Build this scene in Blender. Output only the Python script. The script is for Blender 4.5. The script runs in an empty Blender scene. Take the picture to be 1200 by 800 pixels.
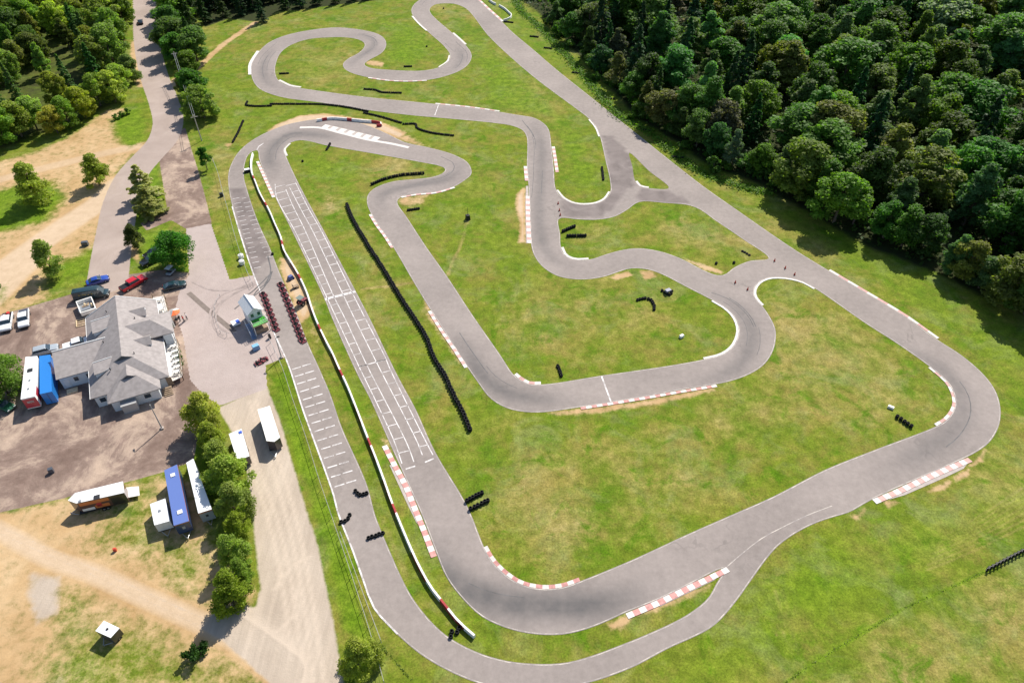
import bpy, bmesh, math, random
import numpy as np
from mathutils import Vector, Matrix
from mathutils.geometry import delaunay_2d_cdt
random.seed(7); RNG = np.random.default_rng(11)
S = bpy.context.scene
COL = S.collection
PI = math.pi
# ------------------------------------------------------------------ camera geometry
H, F, TH = 100.0, 832.0, math.radians(43)
CT, ST = math.cos(TH), math.sin(TH)
def W(px, py, z=0.0):
    u, v = px - 600.0, py - 400.0
    D = v * CT + F * ST
    k = (H - z) / D
    return Vector((k * u, k * (F * CT - v * ST), z))
def WA(a, z=0.0):
    a = np.asarray(a, float); u = a[:, 0] - 600; v = a[:, 1] - 400
    k = (H - z) / (v * CT + F * ST)
    return np.stack([k * u, k * (F * CT - v * ST)], 1)
# ------------------------------------------------------------------ materials
def mat(name, color, rough=0.8, spec=0.3, metal=0.0, noise=0.0, nscale=1.0, bump=0.0, bscale=20.0, coat=0.0):
    m = bpy.data.materials.new(name); m.use_nodes = True
    nt = m.node_tree; b = nt.nodes['Principled BSDF']
    b.inputs['Roughness'].default_value = rough
    b.inputs['Specular IOR Level'].default_value = spec
    b.inputs['Metallic'].default_value = metal
    b.inputs['Coat Weight'].default_value = coat
    c = tuple(color) + (1.0,)
    if noise > 0:
        tc = nt.nodes.new('ShaderNodeTexCoord'); n = nt.nodes.new('ShaderNodeTexNoise')
        n.inputs['Scale'].default_value = nscale; n.inputs['Detail'].default_value = 6
        nt.links.new(tc.outputs['Object'], n.inputs['Vector'])
        r = nt.nodes.new('ShaderNodeValToRGB')
        r.color_ramp.elements[0].position = 0.3; r.color_ramp.elements[1].position = 0.7
        r.color_ramp.elements[0].color = tuple(x * (1 - noise) for x in color) + (1,)
        r.color_ramp.elements[1].color = tuple(min(1, x * (1 + noise)) for x in color) + (1,)
        nt.links.new(n.outputs['Fac'], r.inputs['Fac']); nt.links.new(r.outputs['Color'], b.inputs['Base Color'])
    else:
        b.inputs['Base Color'].default_value = c
    if bump > 0:
        tc2 = nt.nodes.new('ShaderNodeTexCoord'); n2 = nt.nodes.new('ShaderNodeTexNoise')
        n2.inputs['Scale'].default_value = bscale; n2.inputs['Detail'].default_value = 4
        nt.links.new(tc2.outputs['Object'], n2.inputs['Vector'])
        bp = nt.nodes.new('ShaderNodeBump'); bp.inputs['Strength'].default_value = bump
        nt.links.new(n2.outputs['Fac'], bp.inputs['Height']); nt.links.new(bp.outputs['Normal'], b.inputs['Normal'])
    return m
M = {}
M['white_paint'] = mat('white_paint', (0.78, 0.77, 0.74), 0.5, noise=0.08, nscale=1.5)
M['white_gloss'] = mat('white_gloss', (0.8, 0.8, 0.8), 0.25, 0.5, coat=0.5)
M['roof_white'] = mat('roof_white', (0.74, 0.75, 0.77), 0.5, noise=0.07, nscale=0.8, bump=0.1, bscale=6)
M['kerb_white'] = mat('kerb_white', (0.62, 0.58, 0.54), 0.7, noise=0.14, nscale=2.0)
M['kerb_red'] = mat('kerb_red', (0.50, 0.245, 0.225), 0.7, noise=0.22, nscale=2.0)
M['kerb_pink'] = mat('kerb_pink', (0.52, 0.31, 0.28), 0.7, noise=0.15, nscale=2.0)
M['concrete'] = mat('concrete', (0.40, 0.35, 0.32), 0.85, noise=0.15, nscale=1.0)
M['rubber'] = mat('rubber', (0.012, 0.0125, 0.014), 0.85, 0.2, noise=0.3, nscale=3, bump=0.3, bscale=15)
M['barrier_white'] = mat('barrier_white', (0.78, 0.77, 0.75), 0.45, noise=0.12, nscale=2)
M['barrier_red'] = mat('barrier_red', (0.36, 0.035, 0.04), 0.5, noise=0.2, nscale=2)
M['glass'] = mat('glass', (0.03, 0.05, 0.07), 0.08, 0.8)
M['black'] = mat('black_plastic', (0.015, 0.015, 0.017), 0.5)
M['dark_metal'] = mat('dark_metal', (0.06, 0.06, 0.065), 0.45, metal=0.6)
M['steel'] = mat('galvanised_steel', (0.42, 0.43, 0.44), 0.4, metal=0.7, noise=0.1)
M['grey_post'] = mat('grey_post', (0.36, 0.36, 0.36), 0.6)
M['wood'] = mat('weathered_wood', (0.30, 0.22, 0.15), 0.8, noise=0.2, nscale=3)
M['pole_wood'] = mat('pole_wood', (0.42, 0.38, 0.33), 0.85, noise=0.15, nscale=3)
M['pale_wood'] = mat('pale_wood', (0.62, 0.48, 0.30), 0.8, noise=0.2, nscale=3)
M['deck'] = mat('deck_boards', (0.72, 0.68, 0.63), 0.7, noise=0.08, nscale=4)
M['siding'] = mat('pale_siding', (0.66, 0.69, 0.71), 0.65, noise=0.04, nscale=3)
M['shingle'] = mat('grey_shingle', (0.30, 0.272, 0.265), 0.9, 0.15, noise=0.15, nscale=1.3, bump=0.35, bscale=9)
M['trim'] = mat('white_trim', (0.76, 0.75, 0.73), 0.5)
M['metal_roof'] = mat('pale_metal_roof', (0.62, 0.64, 0.66), 0.4, 0.4, noise=0.05, nscale=2)
M['turf'] = mat('green_turf', (0.06, 0.33, 0.04), 0.9)
M['bark'] = mat('bark', (0.13, 0.10, 0.075), 0.9, noise=0.25, nscale=4)
M['skin'] = mat('skin', (0.55, 0.34, 0.25), 0.6)
M['hair'] = mat('hair', (0.05, 0.03, 0.02), 0.7)
M['denim'] = mat('dark_trousers', (0.03, 0.035, 0.06), 0.85)
M['orange'] = mat('orange_cloth', (0.75, 0.16, 0.05), 0.7)
M['red_cloth'] = mat('red_cloth', (0.5, 0.03, 0.03), 0.7)
M['white_cloth'] = mat('white_cloth', (0.75, 0.75, 0.75), 0.8)
M['kart_red'] = mat('kart_red', (0.25, 0.06, 0.07), 0.4, 0.4, noise=0.2, nscale=3)
M['kart_frame'] = mat('kart_frame', (0.10, 0.03, 0.035), 0.5)
M['cone'] = mat('cone_red', (0.55, 0.05, 0.03), 0.6)
def paint(name, c, rough=0.25): 
    if name not in M: M[name] = mat(name, c, rough, 0.5, coat=0.6)
    return M[name]
# ------------------------------------------------------------------ object helpers
def setp(o, label=None, cat=None, group=None, kind=None):
    if label: o['label'] = label
    if cat: o['category'] = cat
    if group: o['group'] = group
    if kind: o['kind'] = kind
    return o
def empty(name, loc, rz=0, label=None, cat=None, group=None):
    o = bpy.data.objects.new(name, None); COL.objects.link(o)
    o.location = loc; o.rotation_euler = (0, 0, rz); o.empty_display_size = 0.3
    return setp(o, label, cat, group)
class MB:
    def __init__(s): s.v = []; s.f = []; s.m = []; s.mats = []
    def mi(s, m):
        m = M[m] if isinstance(m, str) else m
        if m not in s.mats: s.mats.append(m)
        return s.mats.index(m)
    def poly(s, pts, m):
        k = s.mi(m); n = len(s.v); s.v += [tuple(p) for p in pts]; s.f.append(tuple(range(n, n + len(pts)))); s.m.append(k); return s
    def raw(s, vs, fs, m):
        k = s.mi(m); n = len(s.v); s.v += [tuple(p) for p in vs]
        for f in fs: s.f.append(tuple(i + n for i in f)); s.m.append(k)
        return s
    def box(s, c, d, m, rz=0.0, taper=1.0):
        x, y, z = d[0] / 2, d[1] / 2, d[2] / 2; cs, sn = math.cos(rz), math.sin(rz); vs = []
        for k, t in ((-1, 1), (1, taper)):
            for a, b in ((-1, -1), (1, -1), (1, 1), (-1, 1)):
                X, Y = a * x * t, b * y * t
                vs.append((c[0] + X * cs - Y * sn, c[1] + X * sn + Y * cs, c[2] + k * z))
        return s.raw(vs, [(3, 2, 1, 0), (4, 5, 6, 7), (0, 1, 5, 4), (1, 2, 6, 5), (2, 3, 7, 6), (3, 0, 4, 7)], m)
    def prism(s, base, z0, z1, m, top=None, cap=True):
        n = len(base); vs = [(p[0], p[1], z0) for p in base] + [(p[0], p[1], z1) for p in (top or base)]
        fs = [(i, (i + 1) % n, n + (i + 1) % n, n + i) for i in range(n)]
        if cap: fs += [tuple(range(n, 2 * n)), tuple(range(n - 1, -1, -1))]
        return s.raw(vs, fs, m)
    def tube(s, p, q, r0, r1, m, n=8, cap=True):
        p, q = Vector(p), Vector(q); d = (q - p).normalized()
        a = d.orthogonal().normalized(); b = d.cross(a); vs = []
        for c, r in ((p, r0), (q, r1)):
            for i in range(n):
                t = 2 * PI * i / n; vs.append(c + a * (r * math.cos(t)) + b * (r * math.sin(t)))
        fs = [(i, (i + 1) % n, n + (i + 1) % n, n + i) for i in range(n)]
        if cap: fs += [tuple(range(n - 1, -1, -1)), tuple(range(n, 2 * n))]
        return s.raw(vs, fs, m)
    def extrude_profile(s, prof, y0, y1, m, inset=None):
        # prof: list of (x,z) closed, extruded across y; inset: per point reduction of half width
        n = len(prof); ins = inset or [0] * n
        vs = [(p[0], y0 + i, p[1]) for p, i in zip(prof, ins)] + [(p[0], y1 - i, p[1]) for p, i in zip(prof, ins)]
        fs = [(i, (i + 1) % n, n + (i + 1) % n, n + i) for i in range(n)] + [tuple(range(n - 1, -1, -1)), tuple(range(n, 2 * n))]
        return s.raw(vs, fs, m)
    def tyre(s, c, r, w, m, axis='z', n=14, hole=0.55):
        prof = [(r * hole, -w / 2), (r * .9, -w / 2), (r, -w * .3), (r, w * .3), (r * .9, w / 2), (r * hole, w / 2)]
        vs = []; k = len(prof)
        for i in range(n):
            t = 2 * PI * i / n
            for a, b in prof:
                if axis == 'z': vs.append((c[0] + a * math.cos(t), c[1] + a * math.sin(t), c[2] + b))
                else: vs.append((c[0] + a * math.cos(t), c[1] + b, c[2] + a * math.sin(t)))
        fs = [(i * k + j, ((i + 1) % n) * k + j, ((i + 1) % n) * k + (j + 1) % k, i * k + (j + 1) % k) for i in range(n) for j in range(k)]
        return s.raw(vs, fs, m)
    def build(s, name, parent=None, bevel=0.0, smooth=False):
        me = bpy.data.meshes.new(name); me.from_pydata(s.v, [], s.f)
        for m in s.mats: me.materials.append(m)
        me.polygons.foreach_set('material_index', s.m)
        bm = bmesh.new(); bm.from_mesh(me); bmesh.ops.recalc_face_normals(bm, faces=bm.faces)
        if bevel > 0:
            bmesh.ops.remove_doubles(bm, verts=bm.verts, dist=1e-4)
            es = [e for e in bm.edges if len(e.link_faces) == 2 and e.calc_face_angle(0) > 0.5]
            bmesh.ops.bevel(bm, geom=es, offset=bevel, segments=2, affect='EDGES', profile=0.6, clamp_overlap=True)
        bm.to_mesh(me); bm.free()
        if smooth: me.polygons.foreach_set('use_smooth', [True] * len(me.polygons))
        o = bpy.data.objects.new(name, me); COL.objects.link(o)
        if parent: o.parent = parent
        return o
def copy_tree(o, parent=None):
    c = o.copy(); COL.objects.link(c); c.parent = parent
    for ch in o.children: copy_tree(ch, c)
    return c
def structure(o): o['kind'] = 'structure'; return o
# ------------------------------------------------------------------ 2-D curve helpers
def spline(px, closed=False, step=1.0, z=0.0, ground=None):
    """smooth a polyline given in photo pixels into a metre-spaced ground curve"""
    P = WA(px, z) if ground is None else np.asarray(ground, float)
    n = len(P); out = []
    rng = range(n) if closed else range(n - 1)
    for i in rng:
        p1, p2 = P[i], P[(i + 1) % n]
        p0 = P[i - 1] if (closed or i > 0) else 2 * p1 - p2
        p3 = P[(i + 2) % n] if (closed or i + 2 < n) else 2 * p2 - p1
        d = np.hypot(*(p2 - p1)); k = max(1, int(round(d / step)))
        t0 = 0.0; t1 = t0 + max(1e-3, np.hypot(*(p1 - p0))) ** .5; t2 = t1 + max(1e-3, d) ** .5; t3 = t2 + max(1e-3, np.hypot(*(p3 - p2))) ** .5
        for j in range(k):
            t = t1 + (t2 - t1) * j / k
            A1 = (t1 - t) / (t1 - t0) * p0 + (t - t0) / (t1 - t0) * p1
            A2 = (t2 - t) / (t2 - t1) * p1 + (t - t1) / (t2 - t1) * p2
            A3 = (t3 - t) / (t3 - t2) * p2 + (t - t2) / (t3 - t2) * p3
            B1 = (t2 - t) / (t2 - t0) * A1 + (t - t0) / (t2 - t0) * A2
            B2 = (t3 - t) / (t3 - t1) * A2 + (t - t1) / (t3 - t1) * A3
            out.append((t2 - t) / (t2 - t1) * B1 + (t - t1) / (t2 - t1) * B2)
    if not closed: out.append(P[-1])
    return np.array(out)
def resample(C, step, closed=False):
    if closed: C = np.vstack([C, C[:1]])
    d = np.concatenate([[0], np.cumsum(np.hypot(*np.diff(C, axis=0).T))])
    n = max(2, int(round(d[-1] / step)) + 1); t = np.linspace(0, d[-1], n)
    R = np.stack([np.interp(t, d, C[:, 0]), np.interp(t, d, C[:, 1])], 1)
    return R[:-1] if closed else R
def normals(C, closed=False):
    if closed: T = np.roll(C, -1, 0) - np.roll(C, 1, 0)
    else: T = np.gradient(C, axis=0)
    T /= np.maximum(1e-9, np.hypot(T[:, 0], T[:, 1]))[:, None]
    return np.stack([-T[:, 1], T[:, 0]], 1)
def inside(P, poly):
    x, y = P[:, 0], P[:, 1]; r = np.zeros(len(P), bool); n = len(poly)
    for i in range(n):
        x0, y0 = poly[i]; x1, y1 = poly[(i + 1) % n]
        if y0 == y1: continue
        c = ((y0 > y) != (y1 > y)) & (x < (x1 - x0) * (y - y0) / (y1 - y0) + x0)
        r ^= c
    return r
def dist_poly(P, L, closed=False):
    d = np.full(len(P), 1e9); n = len(L)
    for i in range(n if closed else n - 1):
        a = L[i]; b = L[(i + 1) % n]; ab = b - a; q = max(1e-9, ab @ ab)
        t = np.clip(((P - a) @ ab) / q, 0, 1)
        e = P - a - t[:, None] * ab
        d = np.minimum(d, np.hypot(e[:, 0], e[:, 1]))
    return d
def sstep(x, a, b):
    t = np.clip((x - a) / (b - a), 0, 1); return t * t * (3 - 2 * t)
def mesh_np(name, V, Fc, mats, midx=None):
    me = bpy.data.meshes.new(name)
    me.from_pydata([tuple(map(float, v)) for v in V], [], [tuple(map(int, f)) for f in Fc])
    for m in (mats if isinstance(mats, list) else [mats]): me.materials.append(M[m] if isinstance(m, str) else m)
    if midx is not None: me.polygons.foreach_set('material_index', midx)
    o = bpy.data.objects.new(name, me); COL.objects.link(o); return o
# ================================================================== TRACK OUTLINES (traced corner points, photo pixels -> ground)
DIAG_R = [(560,0),(573,12),(587.5,25),(600,37.5),(625,58.5),(650,80),(700,120),(750,160),(775,180),(825,219),(862,245),(900,271.5),(935,295),(971,317),(1020,346),(1060,370),(1100,399)]
HAIR_OUT = [(1125,415),(1150,436),(1165,455),(1172,475),(1171,497),(1160,517.5),(1145,529),(1132,536),(1080,559),(1022,585)]
EXIT_OUT = [(995,600),(975,606),(955,613),(930,626),(910,641),(895,659),(880,680),(860,707.5),(835,734),(782,760),(740,782),(692,799),(650,807),(605,808),(560,800),(502,772.5),(465,742.5),(437.5,712),(425,680),(412.5,645),(395,600),(390,580)]
PIT_L = [(369,521),(354,480),(340.6,437.5),(334,420),(325.6,400),(321,391),(305,344),(296,320),(283,279),(273,245),(268,220),(267.5,205),(270,195),(279,179)]
TURN1_OUT = [(292,167),(313,155),(337,146),(370,140),(392,139),(430,147),(455,157.5),(475,167),(500,172.5),(525,179),(537.5,184),(547.5,190),(552.5,199)]
S_LOW = [(552,205),(545,211),(532,219),(512,225),(487,227.5),(472,230),(465.5,235),(467,241),(475,252),(500,290),(524,324),(555,371),(585,414),(602,439),(610,445),(620,450),(640,450),(705,440),(740,435),(790,427.5),(825,421),(845,416),(857.5,407.5),(864,396),(865.5,385),(860,371),(850,361),(835,352),(802,335),(777,322),(760,316),(740,314.5),(730,317),(705,325),(680,327.5),(655,324),(637.5,314),(627.5,302),(623,290),(621,252),(619,212),(617.5,195),(618,170),(617,160),(612,152.5),(600,147.5),(577,144),(530,139.5),(480,135),(430,129),(380,121),(330,114),(307,106),(299,99),(294.5,87.5),(295,75),(304,60),(317,49),(337,41),(367,35),(392,32.5),(415,34),(440,39),(450,45),(452.5,54),(447,62.5),(432,71),(427,75.5),(433,79.5),(455,82),(495,83),(515,79),(525,72),(527.5,65),(521,55),(500,36),(484,19),(482.5,10),(489,2),(505,-6),(530,-9),(548,-5)]
OUTER = DIAG_R + HAIR_OUT + EXIT_OUT + PIT_L + TURN1_OUT + S_LOW
ISL_MAIN = [(332.5,175),(335,182.5),(347.5,210),(372.5,257.5),(379.4,270),(415,337.5),(431.9,370),(466,440),(487.5,480),(510,529),(547.5,592.5),(567,640),(575,655),(590,671),(610,684),(635,689.5),(660,687.5),(680,680.5),(740,656),(805,626),(855,604),(905,582),(967.5,550),(1025,527),(1097.5,499),(1110,491),(1119,475),(1117.5,461),(1110,447.5),(1090,430),(1047.5,400),(1017.5,381),(1000,369),(955,338),(940,330),(920,325.5),(902,325.5),(890,330.5),(883.5,340),(885,349),(893,358),(902,371),(908.5,385),(909,398),(905.5,412),(895,427.5),(877,439),(852,447.5),(800,456.5),(740,467.5),(680,477),(635,483),(615,482.5),(595,478.5),(575,467),(560,448),(547.5,430),(505,364),(485,331),(461,290),(435,251),(430,237),(432,227),(442,219),(462,212.5),(487,210),(507,207.5),(519,203),(522,198),(515,194.5),(495,190.5),(437,180),(380,170),(362,165.5),(350,164.5),(339,168)]
ISL_EAST = [(901,303),(870,280),(837,257.5),(820,245.5),(807,240.5),(780,238),(750,236.5),(735,246),(720,254),(700,257.5),(675,257),(656,255.5),(656.5,275),(657.5,290),(663,300),(675,304.5),(692,304),(712,297.5),(732,292.5),(750,291),(775,295),(800,304),(825,317),(840,322.5),(847.5,322.5),(862,312.5),(880,305.5)]
ISL_TRI = [(737.5,179),(741,195),(744.5,212.5),(750,218.5),(760,220.5),(784,221),(760,200)]
ISL_NORTH = [(544,9),(575,45),(625,90),(675,127.5),(691,140),(699,150),(703,160),(710,190),(715,213),(715,225),(708,234),(695,239),(675,239),(661,233),(652,223),(649,197),(646,170),(643,152),(637.5,145),(625,138),(607,135),(550,126),(510,122),(480,119),(430,114),(380,107.5),(340,101),(327,95),(322.5,85),(324,72.5),(330,61),(342,52.5),(362,46),(385,44),(405,44),(420,46.5),(427,51),(426.5,56),(420,62.5),(408,69),(402,75),(404,81),(413,86),(430,90.5),(455,94),(477,95),(500,94),(520,90),(540,82.5),(550,74),(552.5,64),(545,52.5),(530,39),(505,16),(504,10),(512,5),(530,4.5)]
ISL_PIT = [(301,176),(304,188),(322.5,231),(341.9,270),(380.6,351),(388,370),(419.4,440),(433.7,467.5),(457,520),(477,565),(495,605),(512.5,651),(522.5,675),(540,699),(565,722.5),(595,736),(625,742.5),(660,743),(690,736),(715,726),(731,718.5),(772,702),(805,686),(850,665),(840,682),(830,700),(805,720),(760,742),(715,760),(690,769),(665,775.5),(635,777.5),(595,774),(560,764),(532,750),(515,737.5),(495,716),(477.5,690),(455,641),(440,604),(430,567.5),(400,499),(387.5,462.5),(374,431),(360,400),(349,370),(327.5,319),(315,287.5),(305,266),(295.6,241),(289,220),(286,208),(287.5,190),(293,179.5)]
LOOPS = [spline(l, True, 1.2) for l in (OUTER, ISL_MAIN, ISL_EAST, ISL_TRI, ISL_NORTH, ISL_PIT)]
LOOPS = [resample(l, 1.2, True) for l in LOOPS]
def on_track(P):
    r = np.zeros(len(P), bool)
    for l in LOOPS: r ^= inside(P, l)
    return r
ZT = 0.03
# rubbered racing line: (pixel polyline, half width m, strength)
RUB = [([(470,610),(490,640),(515,665),(545,690),(580,703),(630,709),(680,709),(731,703),(800,672)], 2.4, 1.0),
       ([(1010,385),(1060,410),(1100,432),(1122,455),(1128,478),(1115,505),(1080,530),(1010,565)], 2.2, .55),
       ([(790,335),(850,352),(875,375),(880,400),(868,425),(835,445),(780,452)], 1.8, .6),
       ([(520,372),(550,418),(572,446),(600,462),(640,468),(700,464)], 1.8, .8),
       ([(618,140),(632,160),(634,200),(632,260),(640,292),(660,310),(700,314)], 1.6, .55),
       ([(520,182),(535,190),(536,200),(522,210),(480,218),(455,225),(446,234),(455,255)], 1.8, .75),
       ([(420,168),(370,158),(340,158),(322,170),(316,185),(326,215)], 2.0, .7),
       ([(330,50),(312,68),(308,86),(318,100),(345,106)], 1.7, .5),
       ([(400,40),(432,44),(438,54),(420,68),(412,76),(425,85)], 1.5, .55),
       ([(528,50),(540,64),(532,80),(505,88)], 1.7, .55), ([(492,8),(500,0),(530,-2),(555,4)], 1.7, .5)]
BROWN = [[(705,160),(716,158),(738,181),(742,200),(744,216),(730,228),(724,240),(700,256),(658,254),(657,226),(680,240),(706,236),(716,222)],
         [(745,236),(752,222),(784,222),(812,240)], [(268,222),(289,222),(305,266),(318,300),(296,322),(283,279)]]
def make_track():
    # structured interior points + constrained outline -> one asphalt sheet
    pts = []; edges = []
    for l in LOOPS:
        n0 = len(pts); pts += [Vector(p) for p in l]; n = len(l)
        edges += [(n0 + i, n0 + (i + 1) % n) for i in range(n)]
    lo, hi = LOOPS[0].min(0), LOOPS[0].max(0)
    gx, gy = np.meshgrid(np.arange(lo[0], hi[0], 1.25), np.arange(lo[1], hi[1], 1.25))
    gx = gx + (np.arange(gx.shape[0]) % 2)[:, None] * .6
    P = np.stack([gx.ravel(), gy.ravel()], 1); P = P[on_track(P)]
    dmin = np.full(len(P), 1e9)
    for l in LOOPS:
        for s0 in range(0, len(l), 60):
            seg = l[s0:s0 + 60]; b0, b1 = seg.min(0) - 2, seg.max(0) + 2
            k = np.where(((P > b0) & (P < b1)).all(1))[0]
            if len(k): dmin[k] = np.minimum(dmin[k], np.sqrt(((P[k][:, None] - seg[None]) ** 2).sum(2)).min(1))
    P = P[dmin > .8]
    pts += [Vector(p) for p in P]
    V, E, Fc, *_ = delaunay_2d_cdt(pts, edges, [], 0, 1e-5)
    V = np.array([tuple(v) for v in V]); Fc = np.array([f for f in Fc if len(f) == 3])
    cen = V[Fc].mean(1); Fc = Fc[on_track(cen)]
    A = V[Fc]; area = (A[:, 1, 0] - A[:, 0, 0]) * (A[:, 2, 1] - A[:, 0, 1]) - (A[:, 1, 1] - A[:, 0, 1]) * (A[:, 2, 0] - A[:, 0, 0])
    Fc[area < 0] = Fc[area < 0][:, ::-1]
    o = mesh_np('race_track', np.hstack([V, np.full((len(V), 1), ZT)]), Fc, asphalt_mat())
    rub = np.zeros(len(V))
    for pl, w, s in RUB:
        C = spline(pl, False, 2.0); d = dist_poly(V, C)
        t = np.linspace(0, 1, len(C)); ends = np.minimum(np.hypot(*(V - C[0]).T), np.hypot(*(V - C[-1]).T))
        rub = np.maximum(rub, s * np.exp(-(d / w) ** 2) * sstep(ends, 0, 18))
    br = np.zeros(len(V))
    for pl in BROWN:
        C = WA(pl); br = np.maximum(br, inside(V, C) * 1.0)
    col = np.zeros((len(V), 4), np.float32); col[:, 0] = rub; col[:, 1] = br; col[:, 3] = 1
    a = o.data.color_attributes.new('wear', 'FLOAT_COLOR', 'POINT'); a.data.foreach_set('color', col.ravel())
    structure(o)
def N(nt, t, **k):
    n = nt.nodes.new(t)
    for a, b in k.items(): setattr(n, a, b)
    return n
def noise_node(nt, vec, scale, detail=6, rough=0.6, dist=0.0):
    n = N(nt, 'ShaderNodeTexNoise'); n.inputs['Scale'].default_value = scale; n.inputs['Detail'].default_value = detail
    n.inputs['Roughness'].default_value = rough; n.inputs['Distortion'].default_value = dist
    nt.links.new(vec, n.inputs['Vector']); return n.outputs['Fac']
def ramp(nt, fac, stops):
    r = N(nt, 'ShaderNodeValToRGB'); cr = r.color_ramp
    while len(cr.elements) < len(stops): cr.elements.new(0.5)
    for e, (p, c) in zip(cr.elements, stops):
        e.position = p; e.color = (c if len(c) == 4 else tuple(c) + (1,)) if hasattr(c, '__len__') else (c, c, c, 1)
    nt.links.new(fac, r.inputs['Fac']); return r.outputs['Color']
def mix(nt, fac, a, b, mode='MIX'):
    m = N(nt, 'ShaderNodeMix', data_type='RGBA', blend_type=mode)
    for s, v in ((m.inputs['Factor'], fac), (m.inputs['A'], a), (m.inputs['B'], b)):
        pass
    def put(sock, v):
        if hasattr(v, 'is_linked'): nt.links.new(v, sock)
        elif isinstance(v, (int, float)): sock.default_value = v
        else: sock.default_value = tuple(v) + (1,) if len(v) == 3 else v
    put(m.inputs[0], fac); put(m.inputs[6], a); put(m.inputs[7], b)
    return m.outputs[2]
def mth(nt, op, a, b=None, c=None, clamp=False):
    m = N(nt, 'ShaderNodeMath', operation=op); m.use_clamp = clamp
    for i, v in enumerate((a, b, c)):
        if v is None: continue
        if hasattr(v, 'is_linked'): nt.links.new(v, m.inputs[i])
        else: m.inputs[i].default_value = v
    return m.outputs[0]
def attr(nt, name):
    a = N(nt, 'ShaderNodeAttribute', attribute_name=name); s = N(nt, 'ShaderNodeSeparateColor')
    nt.links.new(a.outputs['Color'], s.inputs['Color']); return s.outputs
def asphalt_mat():
    m = bpy.data.materials.new('worn_asphalt'); m.use_nodes = True; nt = m.node_tree; b = nt.nodes['Principled BSDF']
    tc = N(nt, 'ShaderNodeTexCoord'); v = tc.outputs['Object']
    w = attr(nt, 'wear')
    base = ramp(nt, noise_node(nt, v, .06, 7, .65), [(.34, (.205, .175, .160)), (.66, (.335, .286, .262))])
    base = mix(nt, .5, base, ramp(nt, noise_node(nt, v, .9, 8, .75), [(.3, (.185, .161, .149)), (.72, (.33, .288, .268))]))
    brown = ramp(nt, noise_node(nt, v, .22, 6, .6, .6), [(.3, (.125, .104, .098)), (.7, (.225, .19, .18))])
    base = mix(nt, mth(nt, 'MULTIPLY', w[1], .95), base, brown)
    fac = mth(nt, 'MULTIPLY', w[0], mth(nt, 'ADD', .45, mth(nt, 'MULTIPLY', noise_node(nt, v, .35, 5, .6), .9)))
    base = mix(nt, mth(nt, 'MULTIPLY', fac, 0.92, clamp=True), base, (.085, .083, .085))
    # hairline cracks
    vo = N(nt, 'ShaderNodeTexVoronoi', feature='DISTANCE_TO_EDGE'); vo.inputs['Scale'].default_value = .09
    dv = N(nt, 'ShaderNodeVectorMath', operation='ADD'); nz = N(nt, 'ShaderNodeTexNoise'); nz.inputs['Scale'].default_value = .4
    nt.links.new(v, nz.inputs['Vector']); sc = N(nt, 'ShaderNodeVectorMath', operation='SCALE'); sc.inputs['Scale'].default_value = 4
    nt.links.new(nz.outputs['Color'], sc.inputs[0]); nt.links.new(v, dv.inputs[0]); nt.links.new(sc.outputs[0], dv.inputs[1]); nt.links.new(dv.outputs[0], vo.inputs['Vector'])
    crack = mth(nt, 'LESS_THAN', vo.outputs['Distance'], .012)
    crack = mth(nt, 'MULTIPLY', crack, ramp(nt, noise_node(nt, v, .05, 3), [(.55, 0.0), (.64, .2)]))
    base = mix(nt, crack, base, (.07, .065, .063))
    nt.links.new(base, b.inputs['Base Color']); b.inputs['Roughness'].default_value = .85; b.inputs['Specular IOR Level'].default_value = .25
    bp = N(nt, 'ShaderNodeBump'); bp.inputs['Strength'].default_value = .15
    nt.links.new(noise_node(nt, v, 12, 4), bp.inputs['Height']); nt.links.new(bp.outputs['Normal'], b.inputs['Normal'])
    return m
make_track()
# ------------------------------------------------------------------ painted lines (one sheet of worn white paint)
def worn_paint(name, c, wear):
    m = bpy.data.materials.new(name); m.use_nodes = True; nt = m.node_tree; b = nt.nodes['Principled BSDF']
    tc = N(nt, 'ShaderNodeTexCoord'); f = noise_node(nt, tc.outputs['Object'], .5, 8, .75)
    nt.links.new(ramp(nt, f, [(.35 + wear * .1, (.26, .23, .22)), (.52 + wear * .12, c)]), b.inputs['Base Color'])
    b.inputs['Roughness'].default_value = .7; return m
M['edge_paint'] = worn_paint('edge_paint', (.56, .50, .44), .9)
M['grid_paint'] = worn_paint('grid_paint', (.66, .63, .62), .1)
LINES = MB(); GRID = MB()
def ribbon(mb, C, w, z, m, off=0.0, closed=False):
    Nn = normals(C, closed); a = C + Nn * (off - w / 2); b = C + Nn * (off + w / 2); n = len(C)
    vs = [(p[0], p[1], z) for p in a] + [(p[0], p[1], z) for p in b]
    fs = [(i, (i + 1) % n, n + (i + 1) % n, n + i) for i in range(n if closed else n - 1)]
    mb.raw(vs, fs, m)
def inner_sign(C, closed):
    Nn = normals(C, closed); i = len(C) // 2
    for k in (i, i // 2, i // 3):
        a, b = on_track(np.array([C[k] + Nn[k] * 1.0, C[k] - Nn[k] * 1.0]))
        if a != b: return 1 if a else -1
    return 1
for l in LOOPS:
    if l is LOOPS[3]: continue
    ribbon(LINES, l, .13, ZT + .008, 'edge_paint', .16 * inner_sign(l, True), True)
def line(px, w, mb=GRID, m='grid_paint', z=ZT + .012):
    C = spline(px, False, 2.0); ribbon(mb, C, w, z, m)
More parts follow.
